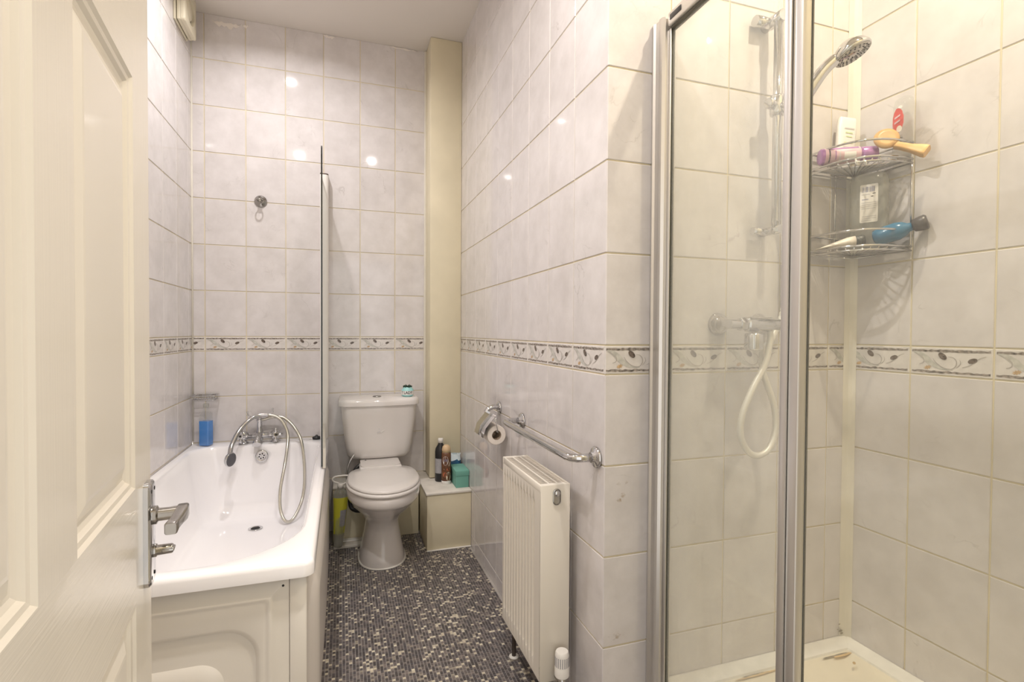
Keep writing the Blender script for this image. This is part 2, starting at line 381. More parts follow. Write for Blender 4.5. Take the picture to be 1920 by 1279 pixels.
def tiled_wall(name, label, mat4, width, joints, zmin=0, thick=.10, skip=None, lo=0, hi=0):
    """mat4: local x along the wall (rightwards when facing it), local y into the wall, z up"""
    mb = MB(); mb.box(lo, width-hi, .0026, thick, zmin, ZC, 'grout'); w = mb.build(name); w.matrix_world = mat4
    tag(w, label, kind='structure')
    js = [0] + [j for j in joints if .012 < j < width-.012] + [width]
    for z0, z1 in zip(Z_ROWS, Z_ROWS[1:]):
        if z1 <= zmin+.01: continue
        for i, (a, b) in enumerate(zip(js, js[1:])):
            if skip and skip(a, b, z0, z1): continue
            z0c = max(z0, zmin); x0 = a+(G/2 if i else .001); x1 = b-(G/2 if i < len(js)-2 else max(.001, hi-.0025)); zz0 = z0c+(G/2 if z0c > 0 else 0); zz1 = z1-(G/2 if z1 < ZC else 0)
            if abs(z1-Z7) < 1e-6:
                full = PH-G; wd = x1-x0; c0 = max(0, full-wd) if i == 0 else 0
                me = border_mesh(min(wd, full), c0, zz1-zz0); o = bpy.data.objects.new('border_tile', me)
            else:
                o = bpy.data.objects.new('tile', tile_mesh(x1-x0, zz1-zz0))
            COL.objects.link(o); o.parent = w; o.location = (x0, 0, zz0)
    return w
def frame(ox, oy, ux, uy):     # y_local = z x u
    return Matrix(((ux, -uy, 0, ox), (uy, ux, 0, oy), (0, 0, 1, 0), (0, 0, 0, 1)))
CX0, CY0 = .498, 3.04          # boxed pipe chase: left side, front
wall_back = tiled_wall('wall_back', 'tiled end wall behind the bath taps and toilet', frame(XL, D, 1, 0), XR-XL, [-.7107-XL+i*PH for i in range(8)], skip=lambda a, b, z0, z1: a > CX0-XL-.01)
wall_left = tiled_wall('wall_left', 'tiled wall along the bath', frame(XL, YF, 0, 1), D-YF, [3.1534-YF-i*PH for i in range(15)][::-1])
wall_right = tiled_wall('wall_right', 'tiled wall with the radiator and towel rail', frame(XR, D, 0, -1), D-YC, [D-(1.2584+i*PH) for i in range(9, 0, -1)], thick=.075, skip=lambda a, b, z0, z1: b < D-CY0, hi=.004)
wall_shower_back = tiled_wall('wall_shower_back', 'tiled wall face with the shower mixer', frame(XR, YC, 1, 0), XS-XR, [.2003+i*.2015 for i in range(4)], lo=.004)
wall_shower_right = tiled_wall('wall_shower_right', 'tiled shower wall with the corner caddy', frame(XS, YC, 0, -1), YC-YF, [YC-(1.0659-i*PH) for i in range(6)])
# end wall with the doorway the camera looks through
mb = MB()
mb.box(XL-.1, -.215, YF-.1, YF, 0, ZC, 'cream_paint'); mb.box(.605, XS+.1, YF-.1, YF, 0, ZC, 'cream_paint'); mb.box(-.215, .605, YF-.1, YF, 2.03, ZC, 'cream_paint')
tag(mb.build('wall_front'), 'cream wall around the open doorway', kind='structure')
mb = MB()
mb.box(-.215, -.185, YF-.105, YF-.002, 0, 2.03, 'door'); mb.box(.575, .605, YF-.105, YF-.002, 0, 2.03, 'door'); mb.box(-.185, .575, YF-.105, YF-.002, 2.0, 2.03, 'door')
tag(mb.build('trim_1'), 'cream door lining of the open doorway', kind='structure')
mb = MB(); mb.box(XL-.1, XS+.1, YF-.1, D+.1, ZC, ZC+.08, 'ceiling')
tag(mb.build('ceiling'), 'off-white painted ceiling', kind='structure')
# floor: bed plus mosaic
mb = MB(); mb.box(XL-.1, XS+.1, YF-.1, D+.1, -.06, -.0016, 'floor_grout'); floor = tag(mb.build('floor'), 'dark mosaic floor', kind='structure')
def mosaic():
    p = .01155; g = .0011; verts = []; faces = []; rnd = random.Random(5)
    nx = int((XR+.10)/p); ny = int((3.04-.15)/p)
    for i in range(nx):
        for j in range(ny):
            x0 = -.10+i*p; y0 = .15+j*p; x1 = x0+p-g; y1 = y0+p-g; e = .0009; z = rnd.uniform(-.0002, .0002); k = len(verts)
            verts += [(x0, y0, -.0017), (x1, y0, -.0017), (x1, y1, -.0017), (x0, y1, -.0017), (x0+e, y0+e, z), (x1-e, y0+e, z), (x1-e, y1-e, z), (x0+e, y1-e, z)]
            faces += [(k+4, k+5, k+6, k+7), (k, k+1, k+5, k+4), (k+1, k+2, k+6, k+5), (k+2, k+3, k+7, k+6), (k+3, k, k+4, k+7)]
    me = bpy.data.meshes.new('mosaic'); me.from_pydata(verts, [], faces); me.materials.append(M['mosaic'])
    o = bpy.data.objects.new('mosaic', me); COL.objects.link(o); o.parent = floor
    tag(o, 'small brown, grey and beige mosaic pieces', kind='stuff')
mosaic()
# boxed chase and low boxings at the far end (painted)
mb = MB(); mb.box(CX0, XR-.0005, CY0, D-.001, .32, ZC-.001, 'cream_paint', .003); tag(mb.build('trim_2'), 'tall cream boxed pipe chase in the far right corner', kind='structure')
BX0, BY0, BZ = .440, 2.765, .315
mb = MB(); mb.box(BX0, XR-.001, BY0, D-.001, .001, BZ-.012, 'cream_paint', .002); bx = tag(mb.build('trim_3'), 'low cream boxing beside the toilet', kind='structure')
mb = MB(); mb.box(BX0-.006, XR-.001, BY0-.006, D-.002, BZ-.012, BZ, 'cream_top', .002); mb.build('boxing_lid', bx)
mb = MB(); mb.box(BX0-.002, XR-.002, BY0-.012, BY0, 0, .006, 'white_sealant', .002); mb.build('sealant_strip', bx)
mb = MB(); mb.box(-.045, BX0-.008, 3.03, D-.001, .001, BZ-.012, 'cream_paint', .002); t4 = tag(mb.build('trim_4'), 'low cream boxing behind the toilet', kind='structure')
mb = MB(); mb.box(-.045, BX0-.008, 3.024, D-.002, BZ-.012, BZ, 'cream_top', .002); mb.build('boxing_lid', t4)
mb = MB(); mb.box(-.04, .115, 2.935, 3.029, .001, .016, 'cream_top', .002); mb.box(-.035, .11, 2.985, 3.02, .016, .024, 'white_plastic', .002); tag(mb.build('trim_5'), 'white strip of flooring board left of the toilet foot', kind='structure')
# corner sealant / strips
mb = MB(); mb.tube([(XL+.003, D-.003, .58), (XL+.003, D-.003, ZC)], .005, 'sealant', 8); tag(mb.build('trim_6'), 'cream sealant bead in the far left corner', kind='structure')
mb = MB()
mb.prism([(XS-.030, YC-.0005), (XS-.015, YC-.007), (XS-.007, YC-.014), (XS-.0005, YC-.022), (XS-.0005, YC-.0005)], .19, ZC-.001, 'sealant'); tag(mb.build('trim_7'), 'wide cream corner strip inside the shower', kind='structure')
mb = MB(); mb.box(CX0-.012, CX0+.004, D-.016, D+.001, .32, ZC-.002, 'sealant', .004); tag(mb.build('trim_8'), 'cream sealant where the end wall meets the pipe chase', kind='structure')
# plaster smear under the ceiling
def smear(x0, x1, z0, z1, seed):
    rnd = random.Random(seed); mb = MB(); n = 12; top = []; bot = []
    for i in range(n+1):
        f = i/n; e = math.sin(PI*min(1, max(0, f)))**.4
        top.append((x0+(x1-x0)*f, D-.0012-.002*e, z1-rnd.uniform(0, .008))); bot.append((x0+(x1-x0)*f, D-.0008, z1-(z1-z0)*e*rnd.uniform(.5, 1)))
    for i in range(n): mb.face([mb.bm.verts.new(p) for p in (bot[i], bot[i+1], top[i+1], top[i])], 'plaster', True)
    o = mb.build('plaster_smear', weld=True); o.parent = wall_back; o.matrix_parent_inverse = wall_back.matrix_world.inverted(); return o
bpy.context.view_layer.update()
smear(-.67, -.53, 2.845, 2.885, 1); smear(-.52, -.49, 2.865, 2.89, 2); smear(-.10, -.03, 2.89, 2.912, 3); smear(.27, .45, 2.90, 2.914, 4)

def smear_mat():
    m, nt, b, out = new_mat('rust_smear'); L = nt.links.new; N = nt.nodes.new
    b.inputs['Base Color'].default_value = (.50, .33, .16, 1); b.inputs['Roughness'].default_value = .6
    tc = N('ShaderNodeTexCoord'); n = N('ShaderNodeTexNoise'); n.inputs['Scale'].default_value = 60; n.inputs['Detail'].default_value = 4; L(tc.outputs['Object'], n.inputs['Vector'])
    r = N('ShaderNodeMapRange'); r.inputs['From Min'].default_value = .45; r.inputs['From Max'].default_value = .75; r.inputs['To Max'].default_value = .55; L(n.outputs[0], r.inputs[0]); L(r.outputs[0], b.inputs['Alpha'])
    return m
M['smear'] = smear_mat()
for cx, cz, rx, rz, a in ((.740, .772, .020, .006, .1), (.728, .727, .013, .006, -.5), (.744, .738, .011, .008, -.6), (.722, .345, .020, .010, .1)):
    mb = MB(); rnd = random.Random(int(cx*1000))
    mb.face([mb.bm.verts.new((cx+rx*q*math.cos(t)*math.cos(a)-rz*q*math.sin(t)*math.sin(a), YC-.0006, cz+rx*q*math.cos(t)*math.sin(a)+rz*q*math.sin(t)*math.cos(a))) for t, q in [(2*PI*i/18, rnd.uniform(.7, 1.15)) for i in range(18)]], 'smear')
    o = mb.build('rust_smear'); o.parent = wall_shower_back; o.matrix_parent_inverse = wall_shower_back.matrix_world.inverted()

# ------------------------------------------------------------------ ceiling spots
SPOT_LABELS = ['recessed ceiling spot above the bath taps', 'recessed ceiling spot above the near end of the bath', 'recessed ceiling spot above the radiator', 'warm recessed ceiling spot inside the shower']
for (x, y, p, c, sd), lb in zip(SPOTS, SPOT_LABELS):
    e = empty('downlight', lb, 'ceiling light', (x, y, ZC), group='recessed ceiling spots')
    mb = MB(); mb.lathe([(.030, -.001), (.045, -.001), (.046, -.004), (.043, -.008), (.032, -.005), (.030, -.001)], 'chrome', n=36, cap=False); mb.build('bezel', e)
    mb = MB(); mb.lathe([(.029, -.0015), (.029, -.003)], 'lamp', n=32); mb.build('lamp', e)
    ld = bpy.data.lights.new('lamp_light', 'AREA'); ld.shape = 'DISK'; ld.size = .055; ld.energy = p; ld.color = c; ld.spread = math.radians(sd)
    lo = bpy.data.objects.new('lamp_light', ld); COL.objects.link(lo); lo.parent = e; lo.location = (0, 0, -.009)

# ------------------------------------------------------------------ door (open, hinged near the camera)
DA = math.radians(-7.23); dd = Vector((math.sin(DA), math.cos(DA), 0)); DW = .775
hinge = Vector((-.278, .92, 0)) - dd*DW
# local x along the door from the hinge, local y away from the visible face, z up
DM = Matrix(((dd.x, -dd.y, 0, hinge.x), (dd.y, dd.x, 0, hinge.y), (0, 0, 1, 0), (0, 0, 0, 1)))
door = empty('door_1', 'cream six-panel door standing open at the left', None, matrix=DM, kind='structure')
XB = [0, .1005, .3435, .436, .6745, DW]; ZB = [.006, .215, .812, .974, 1.528, 1.63, 1.87, 1.986]
for i in (0, 2, 4):
    if i == 2:
        for a in (1, 3, 5):
            mb = MB(); mb.box(XB[2], XB[3], 0, .036, ZB[a], ZB[a+1], 'grain_z'); mb.build('mullion', door)
    else:
        mb = MB(); mb.box(XB[i], XB[i+1], 0, .036, ZB[0], ZB[-1], 'grain_z'); mb.build('stile', door)
for a in (0, 2, 4, 6):
    mb = MB(); mb.box(XB[1], XB[4], 0, .036, ZB[a], ZB[a+1], 'grain_x'); mb.build('rail', door)
def door_panel(x0, x1, z0, z1):
    mb = MB()
    prof = [(0, 0), (.004, .0035), (.009, .0045), (.013, .0085), (.018, .0105), (.022, .0105), (.040, .0035), (.044, .003)]
    rings = [[(x0+o, y, z0+o), (x1-o, y, z0+o), (x1-o, y, z1-o), (x0+o, y, z1-o)] for o, y in prof]
    mb.loft(rings, 'door', False, True, smooth=False)
    rings = [[(x0+o, .036-y, z0+o), (x1-o, .036-y, z0+o), (x1-o, .036-y, z1-o), (x0+o, .036-y, z1-o)] for o, y in prof]
    mb.loft(rings, 'door', False, True, smooth=False)
    return mb.build('panel', door)
for a in (1, 3, 5):
    for b in (1, 3): door_panel(XB[b], XB[b+1], ZB[a], ZB[a+1])
# lever handle on a long backplate; local -y points into the room
hd = empty('door_handle', 'chrome lever handle and thumb turn on a long plate', None); hd.parent = door; hd.location = (DW-.034, 0, 0)
mb = MB(); mb.loft([[Vector((x, y, z)) for x, z in rrect(-.0205+o, .0205-o, .813+o, .966-o, .010, 4)] for o, y in ((0, 0), (0, -.006), (.002, -.0085), (.004, -.009))], 'chrome'); mb.build('backplate', hd, sharp=35)
mb = MB()
for z in (.826, .953): 
    for x in (-.011, .011):
        mb = MB(); mb.lathe([(.0028, 0), (.0028, .0006)], 'hole', (x, -.0088, z), (0, -1, 0), 10); mb.build('screw', hd)
mb = MB(); mb.lathe([(.0135, .008), (.0135, .014), (.0095, .016), (.0092, .03), (.0105, .048)], 'brushed', (0, 0, .915), (0, -1, 0), 24)
rings = []
for k, (x, y, hy, hz) in enumerate(((.012, -.045, .005, .007), (.008, -.046, .0078, .0105), (-.01, -.046, .008, .0105), (-.035, -.044, .0072, .0085), (-.055, -.042, .0072, .008), (-.071, -.041, .0078, .0088), (-.074, -.041, .0065, .0075))):
    rings.append([Vector((x, y+a, .915+b)) for a, b in rrect(-hy, hy, -hz, hz, min(hy, hz)*.45, 4)])
mb.loft(rings, 'brushed'); mb.build('lever', hd, sharp=50)
mb = MB(); mb.lathe([(.0095, .008), (.0095, .013), (.0075, .014), (.0072, .032), (.006, .034)], 'brushed', (0, 0, .862), (0, -1, 0), 20); mb.box(-.008, .008, -.036, -.020, .8595, .8645, 'brushed', .0015); mb.build('thumb_turn', hd)
mb = MB(); mb.box(DW-.001, DW+.002, .007, .029, .80, .98, 'brushed', .0008); mb.build('latch_plate', door)

# ------------------------------------------------------------------ bathtub
tub = empty('bathtub', 'long white bathtub along the left wall', 'bathtub', (-.42, 2.35, 0))
def at(o, par=tub):
    o.parent = par; o.matrix_parent_inverse = Matrix.Translation(-Vector(par.location)); return o
RZ = .565; BX, BXR, BYN, BYF = XL+.003, -.070, 1.487, D-.004
mb = MB()
def ring(x0, x1, y0, y1, z, rad): return [Vector((x, y, z)) for x, y in rrect(x0, x1, y0, y1, rad, 10)]
R = []
R.append(ring(BX, BXR-.008, BYN+.008, BYF, RZ-.045, [.03, .01, .01, .01]))
R.append(ring(BX, BXR, BYN, BYF, RZ-.042, [.03, .01, .01, .01]))
R.append(ring(BX, BXR, BYN, BYF, RZ-.014, [.03, .01, .01, .01]))
R.append(ring(BX, BXR-.004, BYN+.004, BYF, RZ-.004, [.03, .01, .01, .01]))
R.append(ring(BX+.001, BXR-.014, BYN+.014, BYF, RZ, [.03, .01, .01, .01]))
ix0, ix1, iy0, iy1 = XL+.030, -.116, 1.545, 3.105
R.append(ring(ix0-.012, ix1+.012, iy0-.012, iy1+.012, RZ, [.27, .13, .12, .25]))
R.append(ring(ix0-.004, ix1+.004, iy0-.004, iy1+.004, RZ-.003, [.265, .125, .12, .25]))
R.append(ring(ix0+.004, ix1-.004, iy0+.006, iy1-.002, RZ-.014, [.26, .12, .12, .25]))
for f in (.12, .25, .4, .55, .7, .82):
    z = RZ-.014-f*.355
    R.append(ring(ix0+.004+.060*f, ix1-.004-.050*f, iy0+.006+.20*f, iy1-.002-.045*f, z, [.26-.06*f, .12, .12, .25-.06*f]))
R.append(ring(ix0+.072, ix1-.062, iy0+.21, iy1-.058, .215, [.20, .12, .12, .19]))
R.append(ring(ix0+.088, ix1-.078, iy0+.25, iy1-.078, .198, [.19, .11, .11, .18]))
R.append(ring(ix0+.118, ix1-.108, iy0+.30, iy1-.110, .190, [.17, .09, .09, .16]))
R.append(ring(ix0+.17, ix1-.16, iy0+.40, iy1-.16, .187, [.12, .06, .06, .12]))
mb.loft(R, 'enamel', False, True); at(mb.build('shell', sharp=60))
# end panel facing the door, with a recessed shaped field
mb = MB(); yp = BYN+.034
px0, px1 = BX, -.135
def pr_ring(o, y, rad, x1=px1, z1=RZ-.048): return [Vector((x, y, z)) for x, z in rrect(px0+o, x1-o, .01+o, z1-o, rad, 8)]
mb.loft([pr_ring(0, yp, .002), pr_ring(0, yp-.010, .002), pr_ring(.040, yp-.010, .004), pr_ring(.044, yp-.0155, .006), pr_ring(.050, yp-.0165, .008), pr_ring(.055, yp-.013, .010), pr_ring(.062, yp-.0125, .012)], 'bath_panel', True, False)
def fld(o, y, rad): return [Vector((x, y, z)) for x, z in rrect(px0+.06+o, -.205-o, .03+o, .402-o, rad, 8)]
mb.loft([pr_ring(.062, yp-.0125, .012), fld(0, yp-.012, .085), fld(.008, yp-.009, .083), fld(.030, yp+.024, .078), fld(.040, yp+.034, .075), fld(.047, yp+.034, .073), fld(.062, yp+.024, .070), fld(.095, yp-.004, .06), fld(.13, yp-.010, .04), fld(.16, yp-.011, .02)], 'bath_panel', False, True)
at(mb.build('end_panel', weld=True, sharp=70))
mb = MB(); mb.box(-.134, -.0905, yp-.012, yp+.004, .01, RZ-.046, 'bath_panel', .003); at(mb.build('corner_post'))
mb = MB(); mb.lathe([(.0035, 0), (.003, .0015)], 'black', (-.150, yp-.0095, RZ-.068), (0, -1, 0), 12); at(mb.build('screw'))
# side panel: sheet with a bowed raised field and rounded ends
mb = MB(); ny, nz = 90, 26; y0, y1 = yp-.01, 3.02
def bow(y, z):
    fy = (y-y0)/(y1-y0); e = min(fy*(y1-y0)/.10, (1-fy)*(y1-y0)/.10); zz = (z-.02)/(RZ-.08)
    edge = min(e-.15-.4*(2*zz-1)**4, min(zz, 1-zz)/.14)
    k = max(0, min(1, edge)); k = k*k*(3-2*k)
    return -.092 + .030*k + .006*math.sin(fy*PI)
g = [[mb.bm.verts.new((bow(y0+(y1-y0)*i/ny, .012+(RZ-.056)*j/nz), y0+(y1-y0)*i/ny, .012+(RZ-.056)*j/nz)) for j in range(nz+1)] for i in range(ny+1)]
for i in range(ny):
    for j in range(nz): mb.face([g[i][j], g[i+1][j], g[i+1][j+1], g[i][j+1]], 'side_panel', True)
at(mb.build('side_panel'))
mb = MB(); mb.tube([(-.088, y0, .006), (-.088, y1, .006)], .007, 'white_sealant', 8); at(mb.build('sealant_bead'))
# overflow and waste
oy = 3.083; ax = Vector((0, -1, .12)).normalized()
ov = mb = MB(); mb.lathe([(.033, -.004), (.033, .002), (.030, .005), (.021, .0055), (.020, .003)], 'chrome', (-.412, oy, .505), ax, 32)
ovo = at(mb.build('overflow_grille')); mb = MB()
ua = ax.orthogonal().normalized(); ub = ax.cross(ua)
for k in range(6):
    a = 2*PI*k/6+.5; mb.lathe([(.0036, 0), (.0036, .0008)], 'hole', Vector((-.412, oy, .505))+ax*.0054+(ua*math.cos(a)+ub*math.sin(a))*.0125, ax, 10)
mb.lathe([(.002, 0), (.0015, .001)], 'brushed', Vector((-.412, oy, .505))+ax*.0054, ax, 8)
h_ = mb.build('grille_holes'); h_.parent = ovo
mb = MB(); mb.lathe([(.034, 0), (.034, .003), (.030, .0045), (.023, .003), (.022, .0015)], 'chrome', (-.412, 2.862, .1872), (0, 0, 1), 32); wo = at(mb.build('waste_ring'))
mb = MB(); mb.lathe([(.0215, 0), (.0215, .0006)], 'hole', (-.412, 2.862, .1885), (0, 0, 1), 24); h_ = mb.build('waste_hole'); h_.parent = wo

# ------------------------------------------------------------------ bath mixer tap with hand shower
tap = empty('bath_mixer_tap', 'chrome bath shower mixer tap with hand shower and hose', 'tap', (-.43, 3.155, RZ))
A = lambda o, par=tap: at(o, par)
TX0, TX1, TY, TZ = -.512, -.352, 3.155, RZ
for x in (TX0, TX1):
    mb = MB(); mb.lathe([(.026, 0), (.026, .005), (.017, .010), (.016, .030), (.0185, .034)], 'chrome', (x, TY, TZ), n=24); A(mb.build('pillar'))
mb = MB(); mb.tube([(TX0, TY, TZ+.042), (TX1, TY, TZ+.042)], .0155, 'chrome', 18)
for x in (TX0, TX1): mb.lathe([(.016, -.024), (.0225, -.018), (.0225, .018), (.016, .024)], 'chrome', (x, TY, TZ+.042), n=24)
mb.lathe([(.017, -.03), (.020, -.01), (.017, .02), (.013, .035), (.013, .075), (.016, .08), (.016, .09)], 'chrome', (-.432, TY, TZ+.042), n=24)
A(mb.build('body'))
mb = MB(); sp = smoothpath([(-.432, TY-.005, TZ+.040), (-.432, TY-.03, TZ+.044), (-.432, TY-.075, TZ+.036), (-.432, TY-.105, TZ+.010)], 6)
mb.tube(sp, [.020-.003*i/len(sp)+(.004 if i > len(sp)-5 else 0) for i in range(len(sp))], 'chrome', 18); A(mb.build('spout'))
for x, s in ((TX0, -1), (TX1, 1)):
    mb = MB(); ax = Vector((s*.25, -1, .12)).normalized(); c = Vector((x, TY-.016, TZ+.045))
    mb.lathe([(.011, 0), (.011, .018), (.016, .022), (.016, .032), (.011, .036)], 'chrome', c, ax, 20)
    u = ax.orthogonal().normalized(); v = ax.cross(u)
    for k in range(4):
        a = PI/4+k*PI/2; dv = u*math.cos(a)+v*math.sin(a); p = c+ax*.027
        mb.tube([p, p+dv*.024, p+dv*.036], [.0065, .0075, .0085], 'chrome', 10)
    hd_ = A(mb.build('cross_handle')); mb = MB(); mb.lathe([(.006, 0), (.006, .001)], 'black', c+ax*.0362, ax, 14); q = mb.build('cap'); q.parent = hd_
# cradle with two prongs
mb = MB(); cz = TZ+.135
mb.lathe([(.013, -.006), (.015, 0), (.010, .008)], 'chrome', (-.432, TY, cz), n=18)
for s, hx, hz in ((-1, -.488, TZ+.165), (1, -.362, TZ+.178)):
    mb.tube(smoothpath([(-.432, TY-.004, cz+.004), (-.432+s*.018, TY-.018, cz+.004), (-.432+s*.040, TY-.022, cz+.014), (hx, TY-.024, hz)], 6), .0026, 'chrome', 8)
    for k, r in ((-.010, .0055), (0, .0045), (.008, .005)): mb.lathe([(r*.3, -r), (r*.8, -r*.6), (r, 0), (r*.8, r*.6), (r*.3, r)], 'chrome', (hx, TY-.024, hz+k+.004), n=12)
A(mb.build('cradle'))
# handset: curved handle from the cradle down to the left, oval head over the bath
hp = smoothpath([(-.385, TY-.020, cz+.022), (-.43, TY-.026, cz+.022), (-.475, TY-.050, cz+.002), (-.520, TY-.085, cz-.050), (-.548, TY-.125, cz-.120), (-.552, TY-.155, cz-.165)], 8)
n_ = len(hp); mb = MB(); mb.tube(hp, [.0085+.0045*i/n_ for i in range(n_)], 'chrome', 16)
hc = Vector((-.548, TY-.168, cz-.182)); hax = Vector((.88, -.46, -.10)).normalized()
mb.lathe([(.014, -.022), (.028, -.015), (.037, -.004), (.038, .004), (.036, .007)], 'chrome', hc, hax, 28)
hs = A(mb.build('handset')); mb = MB(); mb.lathe([(.0345, .0068), (.034, .009), (.024, .0105), (.002, .011)], 'grey_rubber', hc, hax, 28); q = mb.build('spray_face'); q.parent = hs
for o in (hs,): o.scale = (1, 1, 1)
mb = MB()
hose = smoothpath([(-.385, TY-.020, cz+.022), (-.345, TY-.022, cz+.010), (-.310, TY-.030, cz-.022), (-.283, TY-.05, cz-.085), (-.283, TY-.09, cz-.16), (-.290, TY-.15, cz-.24), (-.305, TY-.21, cz-.35), (-.300, TY-.255, cz-.44), (-.272, TY-.285, .206), (-.235, TY-.262, .212), (-.198, TY-.19, .29), (-.190, TY-.14, .41), (-.207, TY-.085, cz-.14), (-.245, TY-.04, cz-.06), (-.300, TY-.012, cz-.005), (-.355, TY-.004, cz+.006), (-.405, TY-.002, cz-.004), (-.428, TY, cz-.010)], 9)
mb.tube(hose, .0085, 'hose', 12); A(mb.build('hose'))

# plug with bead chain on the deck
plug = empty('bath_plug', 'black bath plug with bead chain on the bath rim beside the screen', 'plug', (-.135, 3.165, RZ))
mb = MB(); mb.lathe([(.021, 0), (.024, .006), (.024, .012), (.017, .016), (.008, .018), (.006, .023), (.003, .025)], 'black', (-.135, 3.165, RZ), n=24); at(mb.build('stopper'), plug)
mb = MB()
for k in range(14): mb.lathe([(.0006, -.002), (.002, 0), (.0006, .002)], 'chrome', (-.165-.005*k, 3.163+.004*math.sin(k*.5), RZ+.0022), n=8)
at(mb.build('bead_chain'), plug)
# clear bottle with blue liquid
bt = empty('bath_bottle', 'clear square bottle half full of blue liquid on the bath corner', 'bottle', (-.693, 3.150, RZ))
bt.rotation_euler.z = math.radians(-22)
def sq(h, r, z): return [Vector((x, y, z)) for x, y in rrect(-h*.86, h*.86, -h*.72, h*.72, r*.7, 5)]
mb = MB(); mb.loft([sq(.030, .008, .002), sq(.032, .008, .008), sq(.032, .008, .150), sq(.026, .012, .175), sq(.0135, .010, .195), sq(.0125, .0099, .215)], 'clear', True, False); o = mb.build('body'); o.parent = bt
mb = MB(); mb.loft([sq(.0290, .007, .004), sq(.0306, .0075, .010), sq(.0306, .0075, .136)], 'blue_liquid'); o = mb.build('liquid'); o.parent = bt
mb = MB(); mb.lathe([(.0138, .210), (.0145, .213), (.0145, .226), (.013, .229)], 'frost', n=20); o = mb.build('cap'); o.parent = bt
# wire basket in the corner
wb = empty('wire_soap_basket', 'small chrome wire soap basket in the corner above the blue bottle', 'basket', (XL+.075, D-.07, .80))
mb = MB(); bx0, bx1, by0, by1 = XL+.010, XL+.135, D-.105, D-.008
for z, i_ in ((.838, 0), (.815, .006)):
    mb.tube([(x, y, z) for x, y in rrect(bx0+i_, bx1-i_, by0+i_, by1-i_, .012, 4)], .0026, 'chrome', 8, closed=True)
at(mb.build('rim'), wb); mb = MB()
for k in range(9):
    x = bx0+.012+k*.0126; mb.tube([(x, by0+.001, .838), (x, by0+.006, .815), (x, by1-.006, .815), (x, by1-.001, .838)], .0013, 'chrome', 6)
mb.tube([(bx0+.005, (by0+by1)/2, .815), (bx1-.005, (by0+by1)/2, .815)], .0018, 'chrome', 6)
at(mb.build('wire_grid'), wb)
for x in (bx0+.03, bx1-.03):
    mb = MB(); mb.lathe([(.007, 0), (.007, .006), (.004, .008)], 'brushed', (x, D-.0005, .832), (0, -1, 0), 12); at(mb.build('wall_fixing'), wb)
# wall hook for a hand shower
hk = empty('shower_hook', 'round chrome hand shower holder on the end wall above the taps', 'hook', (-.431, D, 1.917))
mb = MB(); mb.lathe([(.033, 0), (.033, .004), (.027, .009), (.015, .012), (.012, .030), (.013, .034)], 'brushed', (-.431, D, 1.917), (0, -1, 0), 30); at(mb.build('rosette'), hk)
mb = MB(); a0 = []
for k in range(15):
    a = math.radians(150-300*k/14); a0.append((-.431+.017*math.sin(a), D-.050-.017*math.cos(a)*1.0, 1.917))
mb.tube(a0, .0035, 'brushed', 8); at(mb.build('fork'), hk)

# ------------------------------------------------------------------ bath screen
sc = empty('bath_screen', 'clear glass bath screen standing edge-on above the bath rim', 'shower screen', (-.10, 2.8, RZ))
pA, pB = Vector((-.1075, 3.185, 0)), Vector((-.0835, 2.475, 0)); dr = (pB-pA).normalized(); nr = Vector((dr.y, -dr.x, 0))
def scr(s, t, z): return pA+dr*s+nr*t+Vector((0, 0, z))
L_ = (pB-pA).length; top = 2.06; R_ = .14
prof = [(0, RZ+.008), (L_, RZ+.008)] + [(L_-R_+R_*math.cos(math.radians(a)), top-R_+R_*math.sin(math.radians(a))) for a in range(0, 91, 10)] + [(0, top)]
mb = MB(); v0 = [mb.bm.verts.new(scr(s, -.003, z)) for s, z in prof]; v1 = [mb.bm.verts.new(scr(s, .003, z)) for s, z in prof]
mb.face(v0, 'glass'); mb.face(v1, 'glass'); at(mb.build('glass_panel'), sc)
mb = MB(); e0 = [mb.bm.verts.new(scr(s, -.0031, z)) for s, z in prof]; e1 = [mb.bm.verts.new(scr(s, .0031, z)) for s, z in prof]
for i in range(len(prof)): j = (i+1) % len(prof); mb.face([e0[i], e0[j], e1[j], e1[i]], 'glass_edge')
at(mb.build('glass_edge'), sc)
mb = MB(); mb.prism(rrect(-.116, -.070, 3.150, D-.001, [.018, .002, .002, .004], 5), RZ+.001, 2.085, 'white_plastic', smooth=True); pf = at(mb.build('wall_profile', sharp=40), sc)
mb = MB(); mb.prism(rrect(-.116, -.070, 3.150, D-.001, [.018, .002, .002, .004], 5), 2.085, 2.092, 'copper'); q = mb.build('end_cap'); q.parent = pf
mb = MB(); mb.prism([(s, t) for s, t in ((.03, -.016), (L_-.002, -.016), (L_-.002, -.004), (.03, -.004))], RZ+.001, RZ+.09, 'sealant', frame=lambda x, y, z: scr(x, y, z)); at(mb.build('bottom_seal'), sc)

